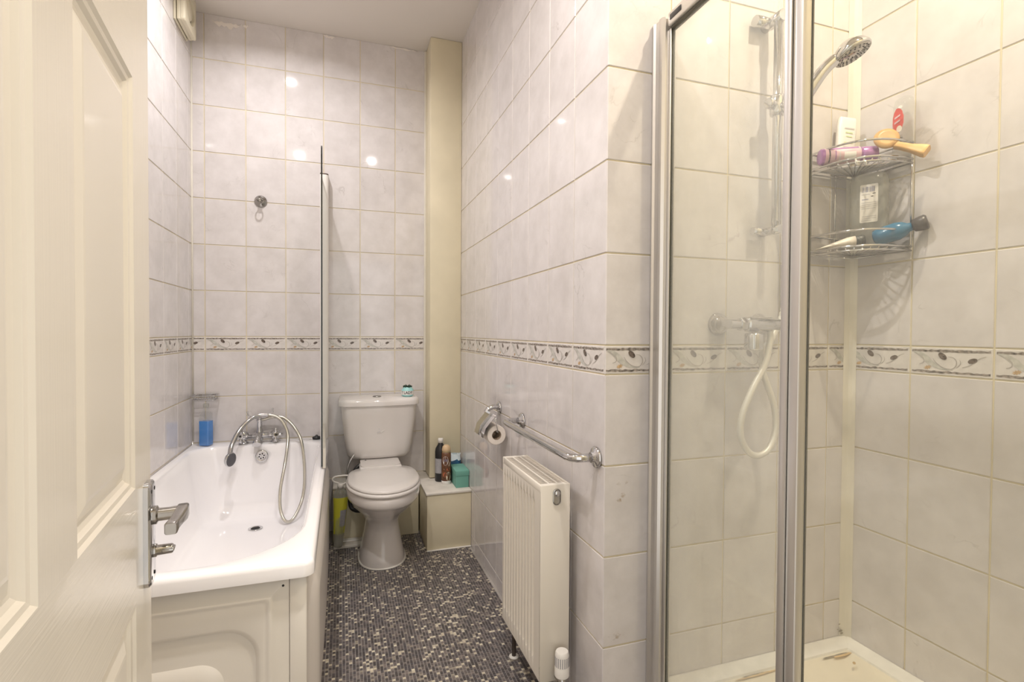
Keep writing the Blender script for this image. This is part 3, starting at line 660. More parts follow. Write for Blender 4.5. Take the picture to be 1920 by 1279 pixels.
# ------------------------------------------------------------------ toilet
to = empty('toilet', 'white close-coupled toilet with a closed lid', 'toilet', (.205, 2.8, 0))
TXc = .205
def egg(hw, yf, yb, z, yw=None, n=44, e=2.0, eb=2.0, cx=TXc):
    yw = yw if yw is not None else yb-.45*(yb-yf); out = []
    for i in range(n):
        a = 2*PI*i/n; c, s = math.cos(a), math.sin(a); ee = e if s < 0 else eb
        x = hw*math.copysign(abs(c)**(2/ee), c); y = (yw-yf if s < 0 else yb-yw)*math.copysign(abs(s)**(2/ee), s); out.append(Vector((cx+x, yw+y, z)))
    return out
mb = MB()
mb.loft([egg(.116, 2.622, 2.93, .001, e=2.3, eb=4), egg(.117, 2.62, 2.93, .012, e=2.3, eb=4), egg(.108, 2.633, 2.93, .05, e=2.3, eb=4), egg(.096, 2.648, 2.93, .11, e=2.2, eb=4), egg(.086, 2.657, 2.93, .17, e=2.2, eb=4), egg(.086, 2.650, 2.93, .205, eb=4),
  egg(.100, 2.618, 2.94, .24, eb=3.5), egg(.128, 2.555, 2.95, .28, eb=3), egg(.154, 2.492, 2.96, .315, eb=3), egg(.167, 2.452, 2.96, .345, eb=3), egg(.170, 2.440, 2.96, .354, eb=3), egg(.177, 2.426, 2.96, .359, eb=3), egg(.181, 2.416, 2.96, .372, eb=3), egg(.181, 2.412, 2.96, .406, eb=3), egg(.175, 2.420, 2.955, .416, eb=3)], 'ceramic')
mb.loft([[Vector((x, y, z)) for x, y in rrect(TXc-hw, TXc+hw, 2.86, yb, .03, 5)] for hw, yb, z in ((.10, 3.0, .30), (.105, 3.02, .36), (.105, 3.03, .42), (.105, 3.03, .462))], 'ceramic')
at(mb.build('pan', sharp=60), to)
mb = MB(); mb.loft([egg(.124, 2.612, 2.93, .001, e=2.3, eb=4), egg(.120, 2.617, 2.93, .005, e=2.3, eb=4)], 'white_sealant'); at(mb.build('sealant_ring'), to)
mb = MB(); mb.lathe([(.009, 0), (.009, .002)], 'hole', (TXc-.0945, 2.80, .072), (-1, 0, .2), 14); at(mb.build('fixing_hole'), to)
mb = MB(); mb.loft([egg(.176, 2.414, 2.885, .4170, eb=3.3), egg(.182, 2.408, 2.888, .4210, eb=3.3), egg(.183, 2.406, 2.888, .4290, eb=3.3), egg(.178, 2.412, 2.884, .4355, eb=3.3)], 'seat'); at(mb.build('seat', sharp=60), to)
mb = MB(); mb.loft([egg(.172, 2.424, 2.882, .4365, eb=3.3), egg(.177, 2.416, 2.886, .4400, eb=3.3), egg(.177, 2.416, 2.886, .4470, eb=3.3), egg(.170, 2.424, 2.882, .4530, eb=3.3), egg(.12, 2.50, 2.83, .4560, eb=3.3), egg(.03, 2.62, 2.76, .4570, eb=3.3)], 'seat'); lid = at(mb.build('lid', sharp=60), to)
mb = MB(); mb.box(TXc-.112, TXc+.112, 2.845, 2.972, .422, .4565, 'seat', .008, 3); q = mb.build('hinge_block'); q.parent = lid
# cistern: bowed front, tapering down
def cis(hw, yf, z, bow=.022, n=14, r=.03, cx=TXc+.003, yb=D-.006):
    pts = [Vector((cx+hw, yb, z)), Vector((cx-hw, yb, z))]
    for i in range(n+1):
        f = -1+2*i/n; e = abs(f)
        pts.append(Vector((cx+hw*f, yf+bow*f*f+ (r*max(0, (e-.86)/.14)**2), z)))
    return pts
mb = MB(); mb.loft([cis(.150, 3.03, .463, r=.05), cis(.166, 3.008, .468, r=.045), cis(.176, 2.998, .485, r=.04), cis(.184, 2.992, .53), cis(.204, 2.978, .70), cis(.209, 2.975, .768)], 'ceramic'); ct = at(mb.build('cistern', sharp=50), to)
mb = MB(); mb.loft([cis(.212, 2.970, .766), cis(.221, 2.962, .770), cis(.222, 2.961, .790), cis(.217, 2.966, .803), cis(.208, 2.976, .808)], 'ceramic'); cl = at(mb.build('cistern_lid', sharp=50), to)
mb = MB(); mb.lathe([(.024, 0), (.024, .004), (.020, .006), (.018, .0045), (.002, .0065)], 'brushed', (TXc-.008, 3.085, .808), n=28); q = mb.build('flush_button'); q.parent = cl
mb = MB()
for pts, m in (([(0, 0), (.022, .013), (.024, .010), (.004, -.006)], 'label_white'), ([(-.020, -.004), (-.004, .004), (0, -.001), (-.016, -.008)], 'ink_pale'), ([(-.012, .016), (-.006, .020), (-.004, .014)], 'ink_pale')):
    mb.face([mb.bm.verts.new((TXc+.005+x, 2.9795+.02*0, .622+z)) for x, z in pts], m)
q = mb.build('sticker_remnant'); q.parent = ct
# black supply and waste pipes behind the pan
pp = empty('toilet_pipe', 'black bent pipe behind the left of the toilet', 'pipe', (.07, 2.98, .2))
mb = MB(); mb.tube(smoothpath([(.135, 3.00, .455), (.085, 2.985, .43), (.052, 2.98, .37), (.045, 2.98, .28), (.05, 2.98, .215), (.075, 2.965, .195), (.115, 2.95, .195)], 8), .011, 'black', 12); at(mb.build('bent_pipe'), pp)
mb = MB(); mb.lathe([(.016, -.015), (.018, -.008), (.018, .012), (.014, .018)], 'white_plastic', (.090, 2.935, .262), (0, 0, 1), 16); mb.tube([(.09, 2.935, .27), (.06, 2.972, .285)], .006, 'white_plastic', 8); at(mb.build('isolating_valve'), pp)
mb = MB(); mb.tube(smoothpath([(.07, 3.005, .50), (.045, 2.995, .46), (.03, 2.99, .40), (.035, 2.99, .33)], 6), .0055, 'chrome', 10); at(mb.build('flexible_supply'), pp)

# cleaner bottle beside the toilet
cb = empty('cleaner_bottle', 'grey cleaner bottle with a yellow label between bath and toilet', 'bottle', (-.004, 2.93, .018))
def ov_(hx, hy, z, cx=0, n=24): return [Vector((cx+hx*math.cos(2*PI*i/n), hy*math.sin(2*PI*i/n), z)) for i in range(n)]
mb = MB(); mb.loft([ov_(.020, .016, 0, -.012), ov_(.024, .020, .01, -.012), ov_(.028, .022, .08, -.008), ov_(.036, .026, .22, 0), ov_(.038, .027, .285, 0), ov_(.036, .026, .30, 0), ov_(.017, .015, .318, 0), ov_(.014, .014, .33, 0)], 'frost'); o = mb.build('body'); o.parent = cb
mb = MB(); rr = []
for z, hx, cx in ((.075, .0285, -.0085), (.15, .0325, -.004), (.22, .0366, 0), (.272, .0386, 0)):
    rr.append([Vector((cx+hx*math.sin(a), -hx*.73*math.cos(a), z)) for a in [math.radians(-75+150*i/12) for i in range(13)]])
mb.loft(rr, 'yellow', False, False, closed=False); lb = mb.build('label'); lb.parent = cb
mb = MB(); rr = []
for z, hx, cx in ((.115, .0305, -.006), (.15, .0329, -.004), (.205, .0362, -.0005)):
    rr.append([Vector((cx+hx*math.sin(a), -.0004-hx*.735*math.cos(a), z)) for a in [math.radians(0+62*i/8) for i in range(9)]])
mb.loft(rr, 'label_grey', False, False, closed=False); q = mb.build('text_panel'); q.parent = lb
mb = MB(); mb.tube(smoothpath([(0, 0, .325), (-.010, 0, .345), (-.034, -.004, .358), (-.040, -.005, .374), (-.022, -.004, .385), (.035, -.002, .385), (.05, 0, .372), (.038, 0, .352), (.012, 0, .338)], 5), .0048, 'white_plastic', 8); mb.lathe([(.016, .318), (.016, .338), (.011, .345)], 'white_plastic', n=18); o = mb.build('hanging_hook'); o.parent = cb

# ------------------------------------------------------------------ succulent pot on the cistern
pt = empty('succulent_pot', 'tiny teal pot of succulent on the cistern lid', 'plant pot', (.370, 3.06, .8085))
mb = MB(); mb.lathe([(.026, 0), (.033, .004), (.036, .018), (.036, .034), (.031, .045), (.025, .050), (.025, .054), (.021, .055), (.019, .044)], 'teal_pot', n=36); pot = mb.build('pot'); pot.parent = pt
mb = MB(); rr = [[Vector((.0366*math.sin(a), -.0366*math.cos(a), z)) for a in [math.radians(-110+220*i/24) for i in range(25)]] for z in (.012, .034)]
mb.loft(rr, 'label_white', False, False, closed=False); band = mb.build('lettered_band'); band.parent = pot
mb = MB(); fv = lambda x, y: Vector((.0371*math.sin((x-.006)/.0366-.10), -.0371*math.cos((x-.006)/.0366-.10), .0235+y))
add_text(mb, 'T LADY', .021, 'ink', fv, .0006); q = mb.build('lettering'); q.parent = pot
mb = MB(); rnd = random.Random(2)
for k in range(26):
    a = k*2.4; rr_ = .004+.018*math.sqrt(k/26); p = Vector((rr_*math.cos(a), rr_*math.sin(a), .052)); q = p+Vector((math.cos(a)*.007, math.sin(a)*.007, .016-.4*rr_+rnd.uniform(0, .004)))
    mb.tube([p, (p+q)/2+Vector((0, 0, .001)), q], [.003, .0045, .0008], 'leaf', 6)
o = mb.build('leaf_rosette'); o.parent = pt

# ------------------------------------------------------------------ things on the low boxing
bb = empty('black_bottle', 'tall black bottle with white cap and grey label on the low boxing', 'bottle', (.553, 2.985, BZ))
mb = MB(); mb.lathe([(.029, 0), (.032, .004), (.032, .175), (.029, .192), (.014, .218), (.0135, .226)], 'black', n=30); o = mb.build('body'); o.parent = bb
mb = MB(); mb.lathe([(.0155, .224), (.0155, .246), (.0135, .249)], 'white_plastic', n=24); o = mb.build('cap'); o.parent = bb
mb = MB(); mb.loft([[Vector((.0324*math.sin(a), -.0324*math.cos(a), z)) for a in [math.radians(-85+115*i/12) for i in range(13)]] for z in (.05, .135)], 'label_grey', False, False, closed=False); o = mb.build('label'); o.parent = bb
ac = empty('spray_can', 'printed air freshener can with beige dome cap on the low boxing', 'spray can', (.575, 2.925, BZ))
mb = MB(); mb.lathe([(.026, 0), (.0275, .003), (.0275, .016), (.0272, .018)], 'label_white', n=28); mb.lathe([(.0272, .018), (.0274, .02), (.0274, .17), (.025, .182)], 'can_brown', n=28); o = mb.build('can'); o.parent = ac
mb = MB(); mb.lathe([(.0255, .180), (.0255, .198), (.021, .214), (.012, .222), (.002, .224)], 'beige_cap', n=26); o = mb.build('dome_cap'); o.parent = ac
mb = MB()
def patch(mb, R, pts, m):
    vs = [mb.bm.verts.new((R*math.sin(u/R), -R*math.cos(u/R), z)) for u, z in pts]; mb.face(vs, m)
def ellp(cu, cz, ru, rz, n=20, a0=0): return [(cu+ru*math.cos(2*PI*i/n+a0), cz+rz*math.sin(2*PI*i/n+a0)) for i in range(n)]
patch(mb, .0277, ellp(-.010, .135, .017, .026), 'label_white'); patch(mb, .0277, ellp(.008, .045, .014, .026), 'can_cream'); patch(mb, .0277, ellp(-.014, .055, .011, .014), 'can_red'); patch(mb, .0277, ellp(.008, .085, .012, .010), 'can_red')
patch(mb, .0279, [(-.018, .132), (-.012, .148), (-.009, .146), (-.014, .130)], 'ink_blue'); patch(mb, .0279, [(-.009, .130), (-.002, .146), (.001, .143), (-.005, .128)], 'ink_blue'); patch(mb, .0279, [(-.020, .088), (.010, .108), (.018, .128), (.020, .126), (.012, .103), (-.018, .084)], 'can_cream'); patch(mb, .0279, [(-.018, .009), (.018, .009), (.018, .013), (-.018, .013)], 'ink')
o = mb.build('printed_label'); o.parent = ac
bxo = empty('gift_box', 'teal lidded card box on the low boxing', 'box', (.645, 2.885, BZ))
bxo.rotation_euler.z = math.radians(0)
mb = MB(); mb.box(-.036, .036, -.072, .083, 0, .082, 'teal', .001); o = mb.build('box_base'); o.parent = bxo
mb = MB(); mb.box(-.0385, .0385, -.075, .086, .066, .095, 'teal', .001); o = mb.build('box_lid'); o.parent = bxo
bp_ = empty('tissue_pack', 'crumpled blue film pack behind the teal box', 'packet', (.634, 3.006, BZ))
mb = MB(); rnd = random.Random(9); rows = []
for z, hx, hy in ((0, .040, .028), (.03, .044, .032), (.08, .043, .032), (.115, .042, .028), (.135, .040, .012), (.148, .042, .004)):
    r_ = []
    for i in range(28):
        a = 2*PI*i/28; c, s = math.cos(a), math.sin(a); j = rnd.uniform(.92, 1.06); r_.append(Vector((hx*math.copysign(abs(c)**.6, c)*j, hy*math.copysign(abs(s)**.6, s)*j, z+(rnd.uniform(-.006, .006) if z > .1 else 0))))
    rows.append(r_)
mb.loft(rows[:4], 'blue_pack', True, False); mb.loft(rows[3:], 'pack_pale', False, True); o = mb.build('film_wrap'); o.parent = bp_
mb = MB(); mb.face([mb.bm.verts.new(p) for p in ((-.044, -.034, .07), (-.02, -.0345, .06), (-.016, -.0345, .085), (-.034, -.0345, .105))], 'teal_pot'); o = mb.build('printed_flash'); o.parent = bp_

# ------------------------------------------------------------------ radiator
rd = empty('radiator', 'cream panel radiator below the towel rail', 'radiator', (.61, 1.6, .14))
rx0, rx1, ry0, ry1, rz0, rz1 = .560, .655, 1.409, 1.785, .142, .735
mb = MB()
# pressed front panel with vertical flutes
nfl = 11; y_a, y_b = ry0+.045, ry1-.012; cols = [(ry0+.004, 0), (y_a-.012, 0)]
for k in range(nfl):
    c = y_a+(y_b-y_a)*(k+.5)/nfl; w = (y_b-y_a)/nfl
    cols += [(c-w*.30, 0), (c-w*.16, 1), (c+w*.16, 1), (c+w*.30, 0)]
cols += [(ry1-.002, 0)]
zs = [(rz0+.004, 0), (rz0+.045, 0), (rz0+.062, 1), (rz1-.070, 1), (rz1-.055, 0), (rz1-.022, 0)]
g = [[mb.bm.verts.new((rx0+.0125*a*b, y, z)) for z, b in zs] for y, a in cols]
for i in range(len(cols)-1):
    for j in range(len(zs)-1): mb.face([g[i][j], g[i+1][j], g[i+1][j+1], g[i][j+1]], 'rad', True)
at(mb.build('front_panel', sharp=50), rd)
mb = MB(); mb.box(rx1-.012, rx1, ry0+.003, ry1-.003, rz0, rz1-.03, 'rad', .003); at(mb.build('back_panel'), rd)
mb = MB(); mb.box(rx0+.016, rx1-.013, ry0+.003, ry1-.003, rz0+.02, rz1-.055, 'rad'); at(mb.build('convector_core'), rd)
for y, s in ((ry0, 1), (ry1, -1)):
    mb = MB(); mb.box(rx0, rx1, min(y, y+s*.004), max(y, y+s*.004), rz0, rz1, 'rad', .0018); at(mb.build('side_cover'), rd)
mb = MB(); mb.box(rx0, rx0+.007, ry0+.004, ry1-.004, rz1-.024, rz1, 'rad', .0025); mb.box(rx1-.007, rx1, ry0+.004, ry1-.004, rz1-.024, rz1, 'rad', .0025)
mb.box(rx0+.007, rx1-.007, ry0+.004, ry0+.020, rz1-.006, rz1-.001, 'rad'); mb.box(rx0+.007, rx1-.007, ry1-.016, ry1-.004, rz1-.006, rz1-.001, 'rad'); 
mb.box(rx0+.0315, rx0+.0365, ry0+.02, ry1-.016, rz1-.006, rz1-.0012, 'rad'); mb.box(rx0+.0585, rx0+.0635, ry0+.02, ry1-.016, rz1-.006, rz1-.0012, 'rad')
gr = at(mb.build('grille_frame'), rd)
sl = MB(); sl.box(rx0+.008, rx1-.008, -.0028, .0028, rz1-.006, rz1-.0018, 'rad_dust'); slm = sl.mesh('slat')
for k in range(34):
    o = bpy.data.objects.new('slat', slm); COL.objects.link(o); o.parent = gr; o.location = (0, ry0+.024+k*.0100, 0)
mb = MB(); px_, pz_ = .611, .698
mb.loft([[Vector((px_+x, y, pz_+z)) for x, z in rrect(-.0125+o, .0125-o, -.0245+o, .0245-o, .0120-o*.9, 6)] for o, y in ((0, ry0-.0002), (0, ry0-.003), (.002, ry0-.004), (.003, ry0-.0015))], 'brushed'); pl = at(mb.build('blanking_recess', sharp=40), rd)
mb = MB(); mb.lathe([(.0088, 0), (.0088, .006), (.0075, .008), (.001, .0085)], 'chrome', (px_, ry0-.001, pz_+.011), (0, -1, 0), 20); q = mb.build('blanking_plug'); q.parent = pl
# thermostatic valve at the near lower corner
vx, vy = .617, ry0-.034
mb = MB(); mb.lathe([(.018, .176), (.0218, .18), (.0218, .204), (.0207, .207), (.0207, .240), (.0197, .248), (.0175, .252)], 'white_plastic', (vx, vy, 0), n=32); tv = at(mb.build('valve_head', sharp=40), rd)
sl = MB(); sl.box(-.0015, .0015, -.0213, -.0198, .210, .238, 'label_grey'); slm = sl.mesh('valve_slot')
for k in range(20):
    o = bpy.data.objects.new('valve_slot', slm); COL.objects.link(o); o.parent = tv; o.location = (vx, vy, 0); o.rotation_euler.z = 2*PI*k/20
mb = MB(); mb.lathe([(.013, .130), (.0135, .145), (.0165, .150), (.0165, .172), (.012, .178)], 'brushed', (vx, vy, 0), n=20); mb.tube([(vx, vy, .158), (vx, ry0+.004, .158)], .010, 'brushed', 14); mb.tube([(vx, vy, -.001), (vx, vy, .135)], .0078, 'copper', 12); at(mb.build('valve_body'), rd)
mb = MB(); mb.tube([(.600, ry1-.020, -.001), (.600, ry1-.020, rz0+.02)], .0078, 'copper', 12); mb.lathe([(.018, 0), (.018, .004), (.010, .006)], 'white_sealant', (.600, ry1-.020, 0), n=16); at(mb.build('return_pipe'), rd)
for y in (ry0+.08, ry1-.08):
    mb = MB(); mb.box(rx1-.002, XR+.0005, y-.015, y+.015, rz1-.12, rz1-.08, 'rad', .001); at(mb.build('wall_bracket'), rd)

# ------------------------------------------------------------------ towel rail
tr = empty('towel_rail', 'chrome towel rail on the wall above the radiator', 'towel rail', (XR, 1.62, .837))
yA, yB, zr_, xo = 1.298, 1.925, .838, .606
for y in (yA, yB):
    mb = MB(); mb.lathe([(.030, 0), (.031, .004), (.027, .009), (.016, .012), (.0145, .020)], 'chrome', (XR, y, zr_), (-1, 0, 0), 32); at(mb.build('wall_rosette'), tr)
bend = [(XR-.012, yA, zr_), (xo+.038, yA, zr_)] + [(xo+.038-.038*math.sin(math.radians(a)), yA+.038-.038*math.cos(math.radians(a)), zr_) for a in range(15, 91, 15)]
bend += [(xo, yB-.038, zr_)] + [(xo+.038-.038*math.cos(math.radians(a)), yB-.038+.038*math.sin(math.radians(a)), zr_) for a in range(15, 91, 15)] + [(XR-.012, yB, zr_)]
mb = MB(); mb.tube(bend, .0118, 'chrome', 18); at(mb.build('bar'), tr)

# ------------------------------------------------------------------ toilet roll holder and roll
th = empty('toilet_roll_holder', 'chrome toilet roll holder with a cover flap', 'roll holder', (XR, 2.20, .855))
hy_, hz_ = 2.235, .848
mb = MB(); mb.lathe([(.026, 0), (.027, .004), (.023, .010), (.013, .014)], 'chrome', (XR, hy_, hz_), (-1, 0, 0), 28); mb.tube(smoothpath([(XR-.010, hy_, hz_), (XR-.032, hy_, hz_+.002), (XR-.055, hy_, hz_-.008), (XR-.066, hy_, hz_-.022)], 6), .0105, 'chrome', 14); at(mb.build('arm'), th)
rc = Vector((.632, 0, .763))
mb = MB(); mb.tube([(XR-.066, hy_-.15, hz_-.022), (XR-.066, hy_+.012, hz_-.022)], .004, 'chrome', 10)
for y in (hy_-.148, hy_+.008): mb.tube([(XR-.066, y, hz_-.022), (rc.x, y, rc.z), ], .0022, 'chrome', 8)
mb.tube([(rc.x, hy_-.148, rc.z), (rc.x, hy_+.008, rc.z)], .0022, 'chrome', 8); at(mb.build('wire_hanger'), th)
mb = MB(); fl = []
for k in range(9):
    a = math.radians(62+k*17); fl.append((rc.x+.052*math.cos(a), rc.z+.052*math.sin(a)))
fl = [(XR-.060, hz_-.014), (XR-.074, hz_-.030), (rc.x-.052, rc.z+.018), (rc.x-.064, rc.z-.022)]
v0 = [mb.bm.verts.new((x, hy_-.145, z)) for x, z in fl]; v1 = [mb.bm.verts.new((x, hy_+.004, z)) for x, z in fl]
w0 = [mb.bm.verts.new((x-.0015, hy_-.145, z+.0008)) for x, z in fl]; w1 = [mb.bm.verts.new((x-.0015, hy_+.004, z+.0008)) for x, z in fl]
for i in range(len(fl)-1):
    mb.face([v0[i], v0[i+1], v1[i+1], v1[i]], 'chrome', True); mb.face([w0[i], w0[i+1], w1[i+1], w1[i]], 'chrome', True); mb.face([v0[i], v0[i+1], w0[i+1], w0[i]], 'chrome'); mb.face([v1[i], v1[i+1], w1[i+1], w1[i]], 'chrome')
mb.face([v0[-1], v1[-1], w1[-1], w0[-1]], 'chrome'); at(mb.build('cover_flap'), th)
rl = empty('toilet_roll', 'part-used toilet roll hanging under the chrome flap', 'toilet roll', (rc.x, hy_-.07, rc.z))
mb = MB(); yy0, yy1 = hy_-.128, hy_-.024; n = 40; c_ = Vector((rc.x, 0, rc.z-.016))
def circ(r, y): return [Vector((c_.x+r*math.cos(2*PI*i/n), y, c_.z+r*math.sin(2*PI*i/n))) for i in range(n)]
mb.loft([circ(.0205, yy0), circ(.040, yy0), circ(.042, yy0+.003), circ(.042, yy1), circ(.0205, yy1)], 'paper', False, False); at(mb.build('paper', sharp=50), rl)
mb = MB(); mb.loft([circ(.0208, yy0-.0003), circ(.0192, yy0-.0003), circ(.0192, yy1), circ(.0208, yy1)], 'card', False, False); at(mb.build('cardboard_core'), rl)

# ------------------------------------------------------------------ extractor fan
fn = empty('extractor_fan', 'yellowed square extractor fan at the top of the left wall', 'fan', (XL, 3.03, 2.80))
fy0, fy1, fz0, fz1 = 2.915, 3.120, 2.705, 2.908
mb = MB(); mb.box(XL+.0005, XL+.010, fy0-.004, fy1+.004, fz0-.004, fz1+.002, 'fan', .002); mb.box(XL+.013, XL+.030, fy0, fy1, fz0, fz1, 'fan', .004); at(mb.build('housing'), fn)
mb = MB(); mb.box(XL+.010, XL+.013, fy0+.006, fy1-.006, fz0+.006, fz1-.004, 'hole'); at(mb.build('shadow_gap'), fn)
mb = MB(); yc_, zc_ = (fy0+fy1)/2, (fz0+fz1)/2; n = 40
def fsq(o, x, r): return [Vector((x, yc_+a, zc_+b)) for a, b in rrect(-.1025+o, .1025-o, -.1015+o, .1015-o, r, 9)]
def fci(r, x): return [Vector((x, yc_+r*math.cos(a), zc_+r*math.sin(a))) for a in [math.radians(-90+45+360*(i-4.5)/40) for i in range(40)]]
mb.loft([fsq(0, XL+.030, .012), fsq(0, XL+.046, .012), fsq(.004, XL+.050, .012), fci(.070, XL+.050), fci(.066, XL+.034)], 'fan', False, False); at(mb.build('front_cover', sharp=50), fn)
mb = MB(); mb.lathe([(.066, 0), (.066, .001)], 'hole', (XL+.0315, yc_, zc_), (1, 0, 0), 36); at(mb.build('vent_opening'), fn)
mb = MB(); mb.lathe([(.050, 0), (.050, .004), (.044, .010), (.01, .013)], 'fan', (XL+.036, yc_, zc_), (1, 0, 0), 36); at(mb.build('vent_disc'), fn)

# ------------------------------------------------------------------ shower tray
ty0, ty1, tx0, tx1, tz = YF+.002, YC-.001, .835, XS-.001, .175
st = empty('shower_tray', 'white shower tray with an upstand trim', 'shower tray', (1.2, .7, 0))
mb = MB()
def tr_(o, z, r, o2=0): return [Vector((x, y, z)) for x, y in rrect(tx0+o+o2, tx1-o, ty0+o, ty1-o, r, 5)]
mb.loft([tr_(0, .001, .004), tr_(0, tz-.006, .004), tr_(.004, tz, .006), tr_(.045, tz, .03), tr_(.055, tz-.006, .03), tr_(.075, tz-.022, .04), tr_(.12, tz-.030, .05), tr_(.25, tz-.034, .05)], 'tray'); at(mb.build('basin', sharp=50), st)
mb = MB()
for (x0, x1, y0, y1) in ((tx0+.035, tx1-.003, ty1-.040, ty1), (tx1-.040, tx1, ty0+.01, ty1-.001)):
    mb = MB()
    if x1-x0 > .3: mb.prism([(ty1, tz), (ty1, tz+.020), (ty1-.006, tz+.021), (ty1-.040, tz+.006), (ty1-.042, tz)], x0, x1, 'tray_trim', frame=lambda a, b, c: Vector((c, a, b)))
    else: mb.prism([(tx1, tz), (tx1, tz+.020), (tx1-.006, tz+.021), (tx1-.040, tz+.006), (tx1-.042, tz)], y0, y1, 'tray_trim', frame=lambda a, b, c: Vector((a, c, b)))
    at(mb.build('upstand_strip'), st)
mb = MB(); rnd = random.Random(4)
for cx, cy, rx, ry, rot, m in ((1.505, 1.196, .045, .006, .05, 'stain'), (1.475, 1.201, .06, .003, 0, 'mould'), (1.50, 1.155, .010, .005, .6, 'stain'), (1.17, 1.203, .09, .004, .02, 'stain'), (1.16, 1.207, .05, .003, 0, 'mould')):
    pts = []
    for i in range(20):
        a = 2*PI*i/20; q = rnd.uniform(.7, 1.1); x, y = rx*q*math.cos(a), ry*q*math.sin(a); pts.append(mb.bm.verts.new((cx+x*math.cos(rot)-y*math.sin(rot), cy+x*math.sin(rot)+y*math.cos(rot), tz+.0007+.0002*len(pts)/20)))
    mb.face(pts, m); at(mb.build('stain_mark'), st); mb = MB()
for cx, cz, r in ((1.556, .215, .006), (1.550, .238, .003), (1.543, .222, .0025), (1.560, .206, .005)):
    mb.face([mb.bm.verts.new((cx+r*math.cos(2*PI*i/10)*1.4, YC-.0075, cz+r*.7*math.sin(2*PI*i/10))) for i in range(10)], 'mould'); at(mb.build('mould_spot'), st); mb = MB()

# ------------------------------------------------------------------ shower enclosure
se = empty('shower_enclosure', 'framed glass shower enclosure on the right', 'shower enclosure', (.85, .7, tz))
GX = .850; ZT, ZR0 = 2.046, 2.008
mb = MB()   # fluted wall profile
prof = [(.822, YC-.001), (.820, YC-.010), (.825, YC-.015), (.8255, YC-.028), (.822, YC-.034), (.823, YC-.047), (.830, YC-.052), (.862, YC-.052), (.868, YC-.046), (.868, YC-.001)]
mb.prism(prof, tz+.001, ZT-.004, 'alu', smooth=True); at(mb.build('wall_profile', sharp=35), se)
mb = MB(); mb.box(.8445, .857, YC-.0575, YC-.0525, tz+.002, ZR0, 'alu_dark'); mb.box(.840, .843, YC-.062, YC-.0525, tz+.002, ZR0, 'alu', .0008); at(mb.build('rubber_seal'), se)
mb = MB(); mb.box(.832, .866, YF+.002, YC-.0575, ZR0+.004, ZT+.002, 'alu', .004); rl_ = at(mb.build('top_rail'), se)
mb = MB(); mb.box(.841, .858, YF+.002, YC-.0575, ZR0-.0005, ZR0+.004, 'alu_dark'); q = mb.build('rail_channel'); q.parent = rl_
mb = MB(); mb.box(.8308, .8322, YC-.115, YC-.068, ZR0+.016, ZR0+.030, 'black', .0004); q = mb.build('maker_badge'); q.parent = rl_
mb = MB(); mb.box(.832, .866, YF+.002, YC-.0575, tz+.001, tz+.022, 'alu', .003); at(mb.build('bottom_rail'), se)
def pane(name, x, y0, y1, m, z0=tz+.024, z1=ZR0-.0005):
    mb = MB(); mb.box(x-.0025, x+.0025, y0, y1, z0, z1, m); return at(mb.build(name), se)
pane('fixed_glass', GX, .800, YC-.0575, 'glass_lime'); pane('door_glass', GX+.010, YF+.045, .780, 'glass_door')
mb = MB(); mb.prism([(.838, .797), (.836, .803), (.838, .812), (.844, .816), (.852, .816), (.856, .812), (.856, .797)], tz+.023, ZR0-.005, 'alu', smooth=True); at(mb.build('fixed_post', sharp=40), se)
mb = MB(); mb.prism([(.848, .772), (.844, .775), (.8415, .786), (.843, .7955), (.868, .7955), (.868, .772)], tz+.023, ZR0-.005, 'alu', smooth=True); mb.box(.8625, .866, .7700, .7718, tz+.024, ZR0-.006, 'alu_dark'); at(mb.build('door_post', sharp=40), se)
mb = MB(); mb.box(.838, .868, YF+.002, YF+.045, tz+.002, ZR0, 'alu', .003); at(mb.build('end_profile'), se)

# ------------------------------------------------------------------ shower mixer, riser and hand shower
sm = empty('shower_mixer', 'chrome bar shower mixer with riser rail and hand shower', 'shower', (1.15, YC, 1.21))
SA = lambda o: at(o, sm)
vy_, vz_ = YC-.066, 1.216
for x in (1.056, 1.206):
    mb = MB(); mb.lathe([(.034, 0), (.033, .006), (.024, .020), (.017, .032), (.0135, .045), (.0135, .066)], 'chrome', (x, YC, vz_), (0, -1, 0), 30); SA(mb.build('wall_flange'))
mb = MB(); mb.tube([(1.040, vy_, vz_), (1.050, vy_, vz_), (1.075, vy_, vz_)], .0135, 'chrome', 20); mb.lathe([(.018, 0), (.019, .003), (.019, .018), (.018, .021)], 'chrome', (1.075, vy_, vz_), (1, 0, 0), 6, smooth=False)
mb.tube([(1.096, vy_, vz_), (1.10, vy_, vz_), (1.185, vy_, vz_), (1.19, vy_, vz_)], [.018, .0215, .0215, .018], 'chrome', 24); mb.tube([(1.19, vy_, vz_), (1.24, vy_, vz_)], .0165, 'chrome', 20); SA(mb.build('valve_bar', sharp=40))
mb = MB(); mb.lathe([(.024, -.024), (.026, -.020), (.026, .020), (.024, .024)], 'chrome', (1.125, vy_-.003, vz_-.050), (0, 0, 1), 28); SA(mb.build('control_body'))
rx_, ryy = 1.213, YC-.055
mb = MB(); mb.tube([(rx_, ryy, 1.485), (rx_, ryy, 2.12)], .0125, 'chrome', 20); SA(mb.build('riser_rail'))
for z in (2.112, 1.495):
    mb = MB(); mb.tube([(rx_, YC-.001, z), (rx_, ryy-.018, z)], .0165 if z > 2 else .0125, 'chrome', 20); mb.tube([(rx_-.055, YC-.022, z-.001), (rx_+.01, YC-.022, z)], .016 if z > 2 else .011, 'chrome', 16); SA(mb.build('rail_bracket'))
